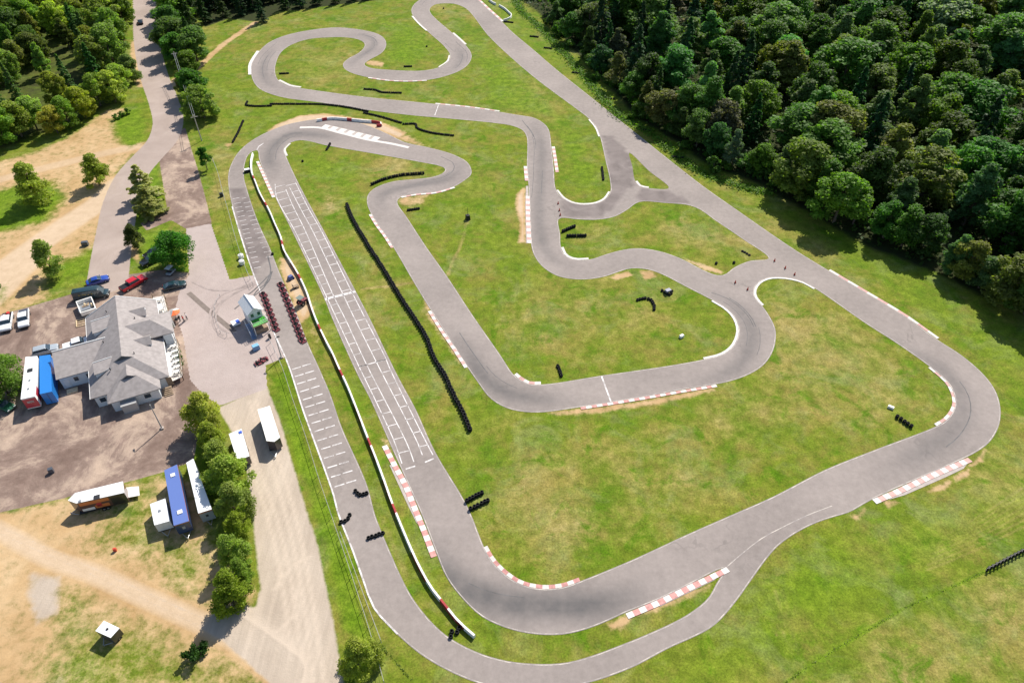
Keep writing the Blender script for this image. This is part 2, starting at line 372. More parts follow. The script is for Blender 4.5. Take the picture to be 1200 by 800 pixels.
# strong white line down the pit lane's outer edge and the pit exit divider
line([(272,242),(283,279.5),(297,321),(306,344),(321.6,391),(335,420),(341.5,437.5),(355,480),(370,521),(391,580),(396,600),(413.5,645),(426,680),(438.5,712),(466,742.5)], .26)
line([(852,663.5),(870,648),(892,631),(917,617.5),(945,604),(975,592.5)], .13, LINES, 'edge_paint')
line([(301,176),(303,172),(309,168)], .3)
line([(380.8,350.8),(416.6,341.6)], .75); line([(705,441),(716,471)], .3); line([(514,123),(509.5,135.5)], .22); line([(420.6,429.8),(452.5,421)], .25)
# starting grid: two columns of boxes either side of the centre
def lerp(a, b, t): return (a[0] + (b[0] - a[0]) * t, a[1] + (b[1] - a[1]) * t)
def edge_x(pts, y):
    for a, b in zip(pts, pts[1:]):
        if a[1] <= y <= b[1]: return a[0] + (b[0] - a[0]) * (y - a[1]) / (b[1] - a[1])
EL = [(322.5,216),(324,231),(345.3,270),(357,294),(384.2,351),(421,430),(440.5,470),(462,517),(471,543)]
LI = [(335,222),(343,241),(357.5,270),(392,349),(404,372.5),(431,430),(478,522),(485,541)]
RI = [(339.5,220),(354,248),(366,270),(402,345),(412,366),(444,430),(490,520),(495,533)]
ER = [(346.5,214.5),(361.9,245),(376.9,271.3),(410.6,338.8),(422.5,362.3),(452.5,421),(456,430),(500,519),(507.5,533)]
for L_ in (EL, LI, RI, ER): line(L_, .17)
rowsR = [215,223.1,230.6,238.1,245.6,253.8,261.9,270.9,280,289.4,298.8,308.5,318.1,328.1,338.8,351.4,362.4,373.5,384,396.3,408.5,421,434,447.5,461.3,474.8,489.4,505,521]
rowsL = [219.5,227,235,243,251,259,267,276,285,294.5,304,313.8,323.8,333.8,345.2,358,368,379.5,391.5,403.5,416,429.6,443,456.5,470.5,485,499.5,515,531]
for y in rowsR:
    xr = edge_x(ER, y)
    if xr is None: continue
    y2 = y + 3.2
    for _ in range(3): xl = edge_x(RI, y2) or xr - 12; y2 = y + (xr - xl) * .255
    line([(xl, y2), (xr, y)], .17)
for y in rowsL:
    xl = edge_x(EL, y)
    if xl is None: continue
    y2 = y - 3
    for _ in range(3): xr = edge_x(LI, y2) or xl + 11; y2 = y - (xr - xl) * .255
    line([(xl, y), (xr, y2)], .17)
line([(475.5,549.5),(486.5,546)], .3); line([(498,541.5),(508.5,537)], .3)
# pit lane bays: two dashes per bay
PITROWS = [(342.5,432.8),(345.6,441.3),(348.1,450),(351.9,459),(355,468.5),(357.9,477.3),(361.6,486.9),(365,496),(368.5,505.6),(372.2,516.3),(376.2,526.3),(380,536.9),(383.8,548.1),(387.8,559),(391.9,570.3)]
for (x, y) in PITROWS:
    s = 1 + (y - 432) / 138 * .16
    line([(x, y), (x + 10 * s, y - 3 * s)], .24); line([(x + 12 * s, y - 3.8 * s), (x + 22 * s, y - 6.8 * s)], .24)
for i, yz in enumerate([107,152,190,230,275,315,355,398,435,480,525,568,612,660,705,755]):
    y = 220 + yz / 8; x = 271.5 + (296.5 - 271.5) * ((y - 233) / 81) + 1.0
    xr = edge_x([(288,220),(295.6,241),(305,266),(315,287.5),(327.5,319)], y) - 1.5
    line([(x, y), (x + 8, y - 1.6)], .14)
    if i < 14: line([(xr - 8, y - .6), (xr, y - 2.2)], .14)
M['skid'] = mat('skid_rubber', (.12, .115, .115), .8, noise=.3, nscale=.6)
M['tyre_trace'] = mat('tyre_trace', (.325, .268, .248), .9, noise=.25, nscale=.5)
SK = MB(); rs = random.Random(9)
for pl, w_, s_ in RUB:
    C = spline(pl, False, 2.0)
    for k in range(4):
        n_ = len(C); i0 = rs.randrange(0, max(1, n_ // 2)); seg_ = C[i0:i0 + rs.randrange(5, max(7, n_ // 2))]
        if len(seg_) < 4: continue
        of_ = rs.uniform(-2.4, 2.4); keep = on_track(seg_ + normals(seg_) * (of_ * 1.25))
        if not keep.all(): continue
        ribbon(SK, seg_, rs.uniform(.1, .2), ZT + .004 + .0006 * len(SK.f) / 40, 'skid', of_)
for pl in ([(296,352),(298,345),(304,338),(314,331),(319,318)], [(282,350),(294,343),(304,334),(316,322)], [(275,362),(288,352),(300,345),(310,336),(316,322)], [(310,334),(317,320),(314,300)]):
    ribbon(SK, spline(pl, False, 1.0), .3, ZT + .006 + .001 * len(SK.f) / 40, 'skid')
for pl in ([(262,393),(253,387),(249,374),(256,356),(276,343),(300,333)], [(268,390),(256,382),(253,370),(262,353),(281,341),(302,332)], [(246,378),(247,364),(258,347),(280,337),(300,329)], [(225,330),(250,340),(280,338),(303,330)]):
    ribbon(SK, spline(pl, False, 1.0), .45, .014 + .002 * len(SK.f) / 40, 'tyre_trace')
structure(SK.build('skid_marks'))
structure(LINES.build('edge_lines')); structure(GRID.build('grid_markings'))
# ------------------------------------------------------------------ kerbs
def strip(px, w, side, ms, seg, h=.10, z=0.0, step=.6):
    """raised kerb blocks along a traced edge; side=+1/-1 is the side away from the asphalt"""
    C = resample(spline(px, False, .6), seg); fine = 2; mb = MB(); Nn = normals(C)
    C2 = C + Nn * (w * side)
    for i in range(len(C) - 1):
        a, b, c, d = C[i], C[i + 1], C2[i + 1], C2[i]
        m = ms[i % len(ms)]
        vs = [(a[0], a[1], .035), (b[0], b[1], .035), (c[0], c[1], h), (d[0], d[1], h), (c[0], c[1], -.02), (d[0], d[1], -.02)]
        fs = [(0, 1, 2, 3), (3, 2, 4, 5)]
        if i == 0: fs.append((0, 3, 5))
        if i == len(C) - 2: fs.append((1, 4, 2))
        mb.raw(vs, fs, m)
    return mb
def kerb(px, w, side, ms, seg, label, h=.10):
    o = strip(px, w, side, ms, seg, h).build('rumble_kerb')
    return setp(o, label, 'kerb', 'kerbs along the race track')
RW = ['kerb_white', 'kerb_red']; PW = ['kerb_white', 'kerb_pink']; WW = ['kerb_white']
def away(px):
    C = spline(px, False, 1.0); Nn = normals(C); k = len(C) // 2
    a, b = on_track(np.array([C[k] + Nn[k] * .9, C[k] - Nn[k] * .9])); return -1 if a else 1
KERBS = [
 ([(453.5,521),(465,543),(478,567),(490,596),(502,625),(512,651)], .95, RW, 1.0, 'red and white kerb beside the end of the starting grid, facing the red and white barrier'),
 ([(567,641),(575,655),(590,671),(610,684),(635,689.5),(660,687.5),(680,680.5)], .6, RW, 1.0, 'narrow red and white kerb curving round the inside of the bottom hairpin'),
 ([(733,718.5),(772,702),(805,686),(851,664)], .9, RW, 1.05, 'red and white kerb tapering to a point between the bottom hairpin exit and the pit exit road'),
 ([(1022,585),(1050,573),(1080,559),(1105,548),(1134,536)], 1.0, PW, 1.1, 'faded red and white kerb with pale apron on the outside of the right hand bend'),
 ([(839,450.5),(800,457),(740,467.5),(680,477)], .65, RW, 1.05, 'thin red and white kerb under the lower edge of the middle loop'),
 ([(505,364),(518,385),(533,407),(548,430)], .7, PW, 1.0, 'pale pink and white kerb on the left edge of the inner straight beside the long tyre wall'),
 ([(435,251),(443,264),(452,276),(461,290)], .65, PW, 1.0, 'short pink and white kerb at the top of the inner straight near the upper end of the long tyre wall'),
 ([(620.5,230),(621,252),(622.5,285)], 1.0, PW, 1.25, 'wide pink and white kerb with bare earth behind it on the left of the vertical straight'),
 ([(617.5,195),(619,212)], .9, PW, 1.25, 'short pink and white kerb on the left of the vertical straight, above the wide one with bare earth'),
 ([(646.5,172),(649,188),(651,202)], .9, PW, 1.25, 'short red and white kerb on the right of the vertical straight'),
 ([(303.5,189),(312,208),(322.5,231)], .8, PW, 1.0, 'pink and white kerb at the top of the starting grid straight'),
 ([(971,317),(1020,346),(1060,370),(1098,397)], .6, PW, 2.6, 'long faded pink kerb on the forest side of the back straight'),
 ([(1090,430),(1110,447.5),(1117.5,461),(1119.5,475),(1110,491),(1097.5,499)], .55, PW, 1.4, 'white kerb round the inside of the right hand bend'),
 ([(835,352),(850,361),(860,371),(865.5,385),(864,396),(857.5,407.5),(845,416),(825,421)], .5, WW, 1.4, 'white kerb round the inside of the middle loop'),
 ([(955,338),(940,330),(920,325.5),(902,325.5),(890,330.5),(883.5,340),(885,349),(893,358)], .5, WW, 1.4, 'white kerb round the short link road beside the red cones'),
 ([(602.5,439),(610,445),(620,450),(634,450.3)], .7, PW, 1.3, 'short white kerb on the inside corner where the inner straight turns right'),
 ([(652,223),(661,233),(675,239),(695,239),(708,234),(715,225)], .5, WW, 1.2, 'white block kerb at the bottom of the upper grass island'),
 ([(691,140),(699,150),(703,160)], .5, WW, 1.2, 'white kerb where the brown link road leaves the back straight'),
 ([(657.5,290),(663,300),(675,304.5),(690,304)], .6, WW, 1.3, 'white kerb at the lower left corner of the grass island with two tyre rows'),
 ([(744.5,212.5),(750,218.5),(760,220.5)], .6, WW, 1.2, 'tiny white kerb on the small grass triangle'),
 ([(339,168),(332.5,175),(335,183)], .6, WW, 1.2, 'white kerb on the inside of the first bend, above the starting grid'),
 ([(294.5,87.5),(295,75),(304,60)], 1.0, WW, 1.6, 'white kerb on the far left outside of the upper loop'),
 ([(326,94.5),(340,101),(352,103)], .8, WW, 1.4, 'white kerb on the inside left of the upper loop'),
 ([(515,79),(525,72),(527.5,65)], .5, WW, 1.3, 'white kerb on the inside of the upper right switchback'),
 ([(484,19),(492,28),(501,36)], .7, WW, 1.4, 'white kerb on the left of the topmost hairpin'),
 ([(530,39),(538,46),(545,52.5)], .7, WW, 1.3, 'white kerb on the right of the road below the topmost hairpin'),
 ([(432,90.8),(455,94),(477,95),(500,94)], .7, PW, 1.6, 'pale kerb along the lower edge of the upper switchback'),
 ([(510,122),(550,126),(585,131)], .6, PW, 1.6, 'faded kerb along the top of the long cross straight'),
 ([(558,-2),(573,12),(588,25.5)], .9, PW, 2.4, 'pale orange kerb outside the topmost hairpin by the curled white barrier'),
 ([(470,230.5),(487,227.5),(512,225),(532,219)], .7, PW, 1.4, 'faded pink kerb along the lower edge of the S bend'),
]
for px, w, ms, seg, lab in KERBS: kerb(px, w, away(px), ms, seg, lab)
# white run-off kerb lying across the asphalt of the first bend
kerb([(351,150.6),(372,150.6),(400,157.3),(430,164.8),(458,169.6),(478,174)], 1.0, 1, WW, 1.3, 'long white kerb across the asphalt of the first bend in front of the short red and white barrier', .09)
kerb([(376,149.8),(400,155.4),(420,160.4),(441,165.4)], 2.3, 1, ['kerb_white', 'kerb_white', 'concrete'], 1.0, 'wide white second row of kerb blocks behind the first bend kerb', .1)
def apron(px, label):
    P = [W(x, y) for x, y in px]; mb = MB(); mb.prism([(p.x, p.y) for p in P], -.02, .045, 'concrete')
    structure(mb.build('concrete_apron'))
apron([(456.5,545),(462,543),(474,571),(486,600),(493,617),(488,612),(478,592)], '')
apron([(770,705.5),(842,671.5),(838,679),(773,710.5)], '')
apron([(1043,580),(1110,553),(1136,540),(1129,549),(1108,559),(1060,580),(1042,585)], '')
apron([(616.5,218),(619,218),(621,285),(616.5,285),(615.5,240)], '')
# ================================================================== GROUND: one sheet to the horizon, with soil / gravel / lot cover weights
SHAPES = {'dirt': [], 'gravel': [], 'lot': [], 'apron': [], 'lush': [], 'dry': [], 'forest': [], 'road': []}
def area(ch, px, soft=2.0, s=1.0):
    if ch == 'dirt' and soft < 1.3: soft = soft * 1.5 + .3
    SHAPES[ch].append(('p', WA(px), soft, s))
def path(ch, px, w, soft=2.0, s=1.0): SHAPES[ch].append(('l', spline(px, False, 3.0), w, soft, s))
# clubhouse lot and the darker strip above it
area('lot', [(-80,420),(-10,372),(18,364),(60,352),(105,338),(116,312),(150,322),(190,316),(222,320),(216,350),(226,420),(240,470),(226,540),(190,553),(110,575),(0,600),(-120,640)], .8)
area('lot', [(186,182),(205,155),(217,150),(224,175),(232,200),(240,230),(248,262),(220,269),(198,256),(192,220)], .6, 1.0)
area('lot', [(165,262),(198,246),(200,258),(172,270)], .8)
area('apron', [(218,268),(247,262),(258,295),(269,328),(300,322),(335,418),(311,428),(313,455),(285,465),(258,475),(238,462),(223,445),(215,395),(205,365),(212,335),(222,322)], .35)
path('road', [(166,-30),(169,0),(172,50),(181,90),(192,120),(197,143),(190,165),(172,185),(155,205),(142,235),(136,265),(130,300),(126,330)], 4.4, .8)
area('gravel', [(256,478),(285,465),(312,453),(327,490),(340,535),(356,590),(372,640),(384,700),(392,740),(402,800),(410,850),(330,850),(318,800),(290,775),(262,750),(235,735),(262,705),(300,712),(306,690),(300,640),(296,590),(288,545),(275,510)], 1.2)
path('dirt', [(-80,590),(0,622),(60,655),(110,672),(160,695),(220,722),(270,745),(330,790)], 2.8, 2.5, 1.0)
path('gravel', [(0,617),(110,666),(220,716),(300,752)], .25, .5, .55)
path('gravel', [(0,625),(110,674),(215,724),(300,762)], .25, .5, .55)
area('gravel', [(32,668),(75,672),(72,720),(40,735),(28,700)], 1.8, .62)
area('gravel', [(55,790),(85,780),(82,815),(50,815)], 2.5, .45)
# bare sandy ground, lower left
area('dirt', [(-150,650),(0,600),(110,576),(190,553),(225,562),(240,600),(260,650),(300,690),(296,712),(260,720),(240,740),(290,775),(318,800),(330,860),(-200,860)], 2.0, .64)
area('lush', [(118,598),(150,575),(168,558),(190,560),(190,625),(222,630),(245,650),(232,700),(206,690),(180,655),(140,645),(112,640)], 5.0, .52)
area('lush', [(78,692),(105,690),(102,725),(140,728),(180,735),(240,770),(300,790),(300,830),(40,830),(60,760)], 5.0, .54)
area('lush', [(30,800),(60,750),(90,740),(70,800)], 3.0, .4)
# sandy tracks, upper left
area('dirt', [(-60,205),(0,188),(40,178),(80,160),(125,128),(150,126),(160,150),(168,168),(150,190),(128,215),(122,245),(118,280),(112,310),(90,335),(60,350),(18,366),(-40,400),(-80,420),(-120,300)], 2.5, .60)
path('dirt', [(-40,350),(0,320),(40,290),(80,262),(120,235),(140,215)], 5.5, 3.0, 1.0)
path('dirt', [(-20,360),(10,330),(40,300)], 5.0, 3.0, 1.0)
path('dirt', [(-40,222),(20,205),(80,190),(130,178),(160,172)], 4.0, 3.0, .9)
area('lush', [(-40,235),(20,218),(60,212),(75,232),(55,258),(0,272),(-40,280)], 3.0, .85)
area('lush', [(50,335),(62,312),(88,300),(113,288),(118,308),(106,330),(60,346)], 3.0, .75)
area('lush', [(-10,345),(8,325),(16,330),(10,350),(-10,368)], 2.0, .9)
area('lush', [(133,140),(165,122),(174,150),(168,168),(150,176),(136,160)], 3.0, .9)
path('lush', [(1156,668),(1110,690),(1060,712),(1010,742),(960,772),(920,800)], .3, .5, 1.0)
area('lush', [(0,130),(45,100),(60,105),(50,125),(10,145)], 3.0, .5)
area('lush', [(158,205),(186,185),(194,250),(165,262),(155,240)], 1.5, .9)
area('lush', [(165,275),(200,262),(200,285),(172,300),(165,295)], 2.0, .8)
area('dirt', [(150,285),(165,290),(164,310),(150,300)], 1.5, .7)
path('dirt', [(228,84),(240,72),(262,52),(285,36),(300,26)], 1.3, 1.2, .8)
path('dirt', [(197,102),(212,92),(222,86)], 2.2, 1.5, .9)
path('dirt', [(158,50),(160,75),(166,100)], 1.6, 1.2, .8)
# bare earth at kerb ends and run-offs
area('dirt', [(313,154),(326,144),(350,135),(376,133),(400,136),(446,143),(476,156),(470,164),(440,152),(392,142),(337,148)], .9, 1.0)
area('dirt', [(452,160),(480,158),(500,169),(520,177),(480,170)], 1.0, .7)
area('dirt', [(604,228),(616,218),(617,285),(606,285),(609,262),(603,245)], .8, 1.0)
area('dirt', [(330,302),(340,305),(352,330),(366,362),(360,372),(352,378),(342,350),(330,318)], .8, 1.0)
area('dirt', [(367,372),(378,400),(372,405),(362,385)], 1.2, .5)
area('dirt', [(712,731),(735,721),(741,724),(731,736),(716,738)], .7, .9)
area('dirt', [(745,715),(800,692),(838,680),(830,692),(780,712),(748,724)], .9, .75)
area('dirt', [(1083,577),(1112,562),(1116,565),(1108,574),(1088,577)], .6, 1.0)
area('dirt', [(1118,557),(1136,549),(1136,559),(1120,564)], .5, 1.0); area('dirt', [(1134,546),(1155,526),(1152,540),(1142,547)], .6, .9)
area('dirt', [(994,603),(1016,592),(1018,602),(1006,612),(998,610)], .7, .8)
area('dirt', [(1030,585),(1050,583),(1058,590),(1040,597)], .6, .8)
area('dirt', [(714,325),(735,318),(742,322),(722,328)], .5, .9); area('dirt', [(750,318),(764,317),(770,324),(756,328)], .8, .8)
area('dirt', [(800,303),(826,316),(846,321),(846,318),(822,309)], .6, .9)
area('dirt', [(640,482),(690,478),(760,468),(838,453),(838,458),(765,475),(700,484),(650,487)], .6, .7)
area('dirt', [(494,362),(505,366),(548,432),(540,430)], .6, .6); area('dirt', [(497,350),(505,358),(500,366)], .6, .9)
area('dirt', [(466,232),(490,228),(533,218),(500,232),(498,240),(480,244),(468,240)], .6, .6)
area('dirt', [(428,75),(433,71),(452,72),(448,79)], .7, .8)
area('dirt', [(378,228),(390,224),(396,240),(388,248),(380,240)], 2.5, .5)
area('dirt', [(262,168),(272,168),(268,174)], .7, .8); area('dirt', [(280,142),(288,155),(279,158)], 1.0, .0)
area('dirt', [(447,513),(453,517),(460,530),(455,530)], .6, .8); area('dirt', [(302,190),(305,190),(322,230),(318,228)], .6, .5)
area('dirt', [(505,588),(512,650),(518,672),(514,668)], .8, .4)
area('dirt', [(556,595),(566,595),(566,600),(557,600)], .5, .7)
path('dry', [(548,258),(544,275),(538,292),(531,305),(525,322)], .5, .5, 1.0)
path('dry', [(425,338),(450,336),(484,331)], .35, .4, .9)
path('dry', [(398,505),(415,540),(440,590),(470,660),(495,700),(525,730)], .5, .8, .5)
for c in ((385,235,18,24),(455,195,25,10),(440,285,20,25)): area('dry', [(c[0] + c[2] * math.cos(t), c[1] + c[3] * math.sin(t)) for t in np.linspace(0, 2 * PI, 12)[:-1]], 5, .55)
area('dry', [(560,60),(600,60),(650,120),(680,170),(650,150),(600,95)], 6, .5)
area('dry', [(330,70),(400,60),(410,90),(380,105),(335,98)], 6, .45)
area('dry', [(600,320),(680,345),(820,345),(830,400),(740,430),(620,435),(575,390)], 8, .35)
area('dry', [(900,345),(1000,375),(1090,450),(1080,490),(950,545),(800,610),(650,670),(560,600),(700,490),(890,445)], 8, .42)
area('dry', [(660,265),(800,250),(880,290),(800,300),(700,292)], 6, .4)
area('dry', [(1000,620),(1200,570),(1200,640),(1100,665)], 10, .4); area('dry', [(1100,700),(1250,640),(1250,820),(1000,820)], 10, .75)
area('dry', [(240,160),(270,150),(270,240),(255,245)], 4, .6); area('dry', [(380,230),(430,250),(480,330),(440,350)], 5, .3)
area('lush', [(900,640),(980,610),(1080,600),(1180,560),(1230,560),(1230,620),(1100,680),(900,800),(750,800),(850,740)], 12, .75)
area('lush', [(255,125),(330,120),(380,130),(320,148),(250,160)], 3, .5); area('lush', [(430,170),(540,150),(600,170),(600,300),(560,280),(560,200)], 8, .35)
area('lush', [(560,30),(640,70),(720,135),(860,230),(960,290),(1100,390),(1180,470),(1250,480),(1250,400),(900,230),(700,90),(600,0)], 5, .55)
area('lush', [(320,440),(335,440),(360,520),(390,600),(420,680),(435,760),(400,740),(385,660),(345,540)], 1.5, .9)
area('lush', [(250,170),(262,180),(300,320),(272,328),(250,255)], 2, .4)
area('lush', [(330,60),(400,52),(415,92),(350,95)], 5, .5); area('lush', [(440,20),(490,30),(515,60),(480,78),(445,72),(458,52)], 5, .75); area('lush', [(530,10),(600,75),(690,160),(708,215),(670,235),(655,180),(640,140),(570,124),(560,80)], 5, .7)
area('lush', [(340,175),(430,190),(425,215),(440,260),(400,235),(360,215)], 5, .6); area('lush', [(470,250),(600,170),(612,280),(650,325),(700,335),(640,350),(560,330)], 7, .5); area('lush', [(205,100),(300,40),(290,110),(240,125)], 5, .45)
area('lush', [(520,500),(560,470),(600,490),(560,560),(580,640),(560,620),(520,530)], 6, .5); area('lush', [(700,640),(800,600),(860,575),(840,600),(740,650)], 5, .5); area('lush', [(900,360),(960,400),(1000,440),(940,430)], 8, .3)
for k in range(7):
    path('dry', [(1085 + k * 3, 668 - k * 6.5), (1130 + k * 2, 650 - k * 7), (1210, 612 - k * 8)], .22, .35, .75)
for px in ([(915,690),(922,715),(918,745)], [(908,692),(914,716),(910,744)], [(1150,470),(1175,485),(1205,492)], [(1152,476),(1176,491),(1206,498)]): path('dry', px, .2, .35, .8)
for px in ([(268,505),(290,540),(312,600),(330,680),(345,800)], [(275,500),(298,540),(322,600),(341,680),(358,800)], [(300,470),(320,520),(345,600),(362,680),(380,800)], [(292,470),(310,520),(334,600),(352,680),(368,800)], [(285,760),(320,745),(345,720),(352,690)], [(322,690),(345,660),(362,652)]): path('dirt', px, .22, .4, .42)
# ground under the woods
FOREST_R = [(598,-60),(606,-5),(634,18),(655,40),(676,62),(700,88),(727,116),(745,138),(770,152),(800,172),(836,197),(880,212),(905,226),(950,250),(1010,285),(1060,306),(1110,325),(1150,345),(1190,362),(1240,390),(1420,400),(1420,-70)]
FOREST_L = [(-160,-60),(158,-60),(154,0),(152,60),(158,100),(140,120),(108,140),(75,150),(40,165),(-10,180),(-160,220)]
FOREST_T = [(205,-60),(470,-60),(450,0),(425,2),(380,8),(350,12),(325,14),(306,26),(268,22),(240,32),(222,0)]
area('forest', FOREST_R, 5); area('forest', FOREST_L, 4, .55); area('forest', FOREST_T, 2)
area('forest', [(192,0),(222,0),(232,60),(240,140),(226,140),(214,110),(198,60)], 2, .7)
def ground_mat():
    m = bpy.data.materials.new('meadow_and_soil'); m.use_nodes = True; nt = m.node_tree; b = nt.nodes['Principled BSDF']
    tc = N(nt, 'ShaderNodeTexCoord'); v = tc.outputs['Object']
    a, c = attr(nt, 'cover_a'), attr(nt, 'cover_b'); d = attr(nt, 'cover_c')
    n_big = noise_node(nt, v, .022, 5, .6); n_mid = noise_node(nt, v, .11, 6, .65, .4); n_sm = noise_node(nt, v, .55, 7, .72); n_fine = noise_node(nt, v, 3.2, 5, .8)
    def edge(w, amt, lo, hi, n=n_sm):      # break a soft weight up with noise
        x = mth(nt, 'ADD', w, mth(nt, 'MULTIPLY', mth(nt, 'SUBTRACT', n, .5), amt))
        r = N(nt, 'ShaderNodeMapRange', interpolation_type='SMOOTHSTEP'); r.inputs['From Min'].default_value = lo; r.inputs['From Max'].default_value = hi
        nt.links.new(x, r.inputs['Value']); return r.outputs['Result']
    lush = (.076, .138, .008); mid = (.150, .172, .018); dry = (.235, .202, .060); straw = (.32, .25, .12)
    g = mix(nt, ramp(nt, n_mid, [(.30, 0.0), (.66, 1.0)]), lush, mid)
    dr = mth(nt, 'ADD', mth(nt, 'MULTIPLY', c[1], .8), mth(nt, 'MULTIPLY', mth(nt, 'SUBTRACT', n_big, .46), 1.9))
    dr = mth(nt, 'ADD', dr, mth(nt, 'MULTIPLY', mth(nt, 'SUBTRACT', n_mid, .5), 1.5))
    g = mix(nt, edge(dr, .5, .15, .75), g, dry)
    g = mix(nt, mth(nt, 'MULTIPLY', edge(dr, .9, .55, 1.15), .8), g, straw)
    n_b = noise_node(nt, v, .10, 7, .66, .8); n_c = noise_node(nt, v, .16, 7, .7, .5)
    n_d = N(nt, 'ShaderNodeTexNoise'); n_d.inputs['Scale'].default_value = .13; n_d.inputs['Detail'].default_value = 7; n_d.inputs['Roughness'].default_value = .68
    of = N(nt, 'ShaderNodeVectorMath', operation='ADD'); of.inputs[1].default_value = (37.7, -91.3, 5.1); nt.links.new(v, of.inputs[0]); nt.links.new(of.outputs[0], n_d.inputs['Vector'])
    g = mix(nt, ramp(nt, n_b, [(.50, 0.0), (.66, .55)]), g, (.190, .208, .076))
    g = mix(nt, ramp(nt, n_d.outputs['Fac'], [(.48, 0.0), (.65, .6)]), g, (.21, .165, .042))
    g = mix(nt, ramp(nt, n_c, [(.34, .9), (.46, 0.0)]), g, (.066, .138, .004))
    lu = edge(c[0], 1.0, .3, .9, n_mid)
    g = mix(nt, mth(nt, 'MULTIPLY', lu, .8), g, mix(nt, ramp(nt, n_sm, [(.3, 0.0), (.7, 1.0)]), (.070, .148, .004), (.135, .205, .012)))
    # mowing streaks and clover speckle
    sp = mix(nt, 1.0, g, ramp(nt, n_fine, [(.25, .45), (.75, 1.7)]), 'MULTIPLY')
    g = mix(nt, 1.0, sp, ramp(nt, n_sm, [(.3, .66), (.7, 1.34)]), 'MULTIPLY')
    soil = ramp(nt, n_mid, [(.3, (.36, .23, .105)), (.5, (.45, .305, .16)), (.72, (.52, .375, .22))])
    soil = mix(nt, 1.0, soil, ramp(nt, n_sm, [(.3, .85), (.7, 1.12)]), 'MULTIPLY')
    soil = mix(nt, ramp(nt, a[0], [(.78, 0.0), (.98, .75)]), soil, ramp(nt, n_sm, [(.3, (.48, .365, .255)), (.7, (.565, .445, .33))]))
    # sand gives way where grass is lush
    dw = mth(nt, 'SUBTRACT', a[0], mth(nt, 'MULTIPLY', c[0], .62))
    g = mix(nt, edge(dw, 1.15, .2, .66), g, soil)
    grav = ramp(nt, n_mid, [(.3, (.385, .315, .25)), (.7, (.475, .40, .325))])
    st = N(nt, 'ShaderNodeMapping'); st.inputs['Rotation'].default_value = (0, 0, math.radians(20)); st.inputs['Scale'].default_value = (1.0, .05, 1)
    nt.links.new(v, st.inputs['Vector'])
    grav = mix(nt, 1.0, grav, ramp(nt, noise_node(nt, st.outputs['Vector'], .9, 5, .7), [(.3, .86), (.7, 1.1)]), 'MULTIPLY')
    grav = mix(nt, ramp(nt, a[0], [(0.0, 0.0), (.38, .7), (.5, 0.0)]), grav, (.55, .455, .365))
    g = mix(nt, edge(a[1], .55, .3, .62), g, grav)
    lot = ramp(nt, noise_node(nt, v, .09, 8, .72, .5), [(.40, (.17, .118, .097)), (.50, (.235, .17, .14)), (.56, (.35, .265, .21)), (.68, (.46, .35, .27))])
    lot = mix(nt, 1.0, lot, ramp(nt, n_sm, [(.3, .82), (.7, 1.15)]), 'MULTIPLY')
    g = mix(nt, edge(a[2], .35, .35, .55), g, lot)
    road = ramp(nt, n_mid, [(.3, (.31, .248, .215)), (.7, (.41, .335, .295))])
    g = mix(nt, edge(d[1], .3, .35, .55), g, road)
    apr = ramp(nt, n_mid, [(.3, (.36, .295, .27)), (.7, (.42, .35, .325))])
    apr = mix(nt, 1.0, apr, ramp(nt, n_sm, [(.3, .93), (.7, 1.06)]), 'MULTIPLY')
    g = mix(nt, edge(d[0], .12, .4, .55), g, apr)
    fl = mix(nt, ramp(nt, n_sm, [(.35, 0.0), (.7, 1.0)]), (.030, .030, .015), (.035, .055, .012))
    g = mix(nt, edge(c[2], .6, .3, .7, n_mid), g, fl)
    nt.links.new(g, b.inputs['Base Color']); b.inputs['Roughness'].default_value = .95; b.inputs['Specular IOR Level'].default_value = .1
    bp = N(nt, 'ShaderNodeBump'); bp.inputs['Strength'].default_value = .35; bp.inputs['Distance'].default_value = .25
    nt.links.new(noise_node(nt, v, 2.2, 7, .8), bp.inputs['Height']); nt.links.new(bp.outputs['Normal'], b.inputs['Normal'])
    return m
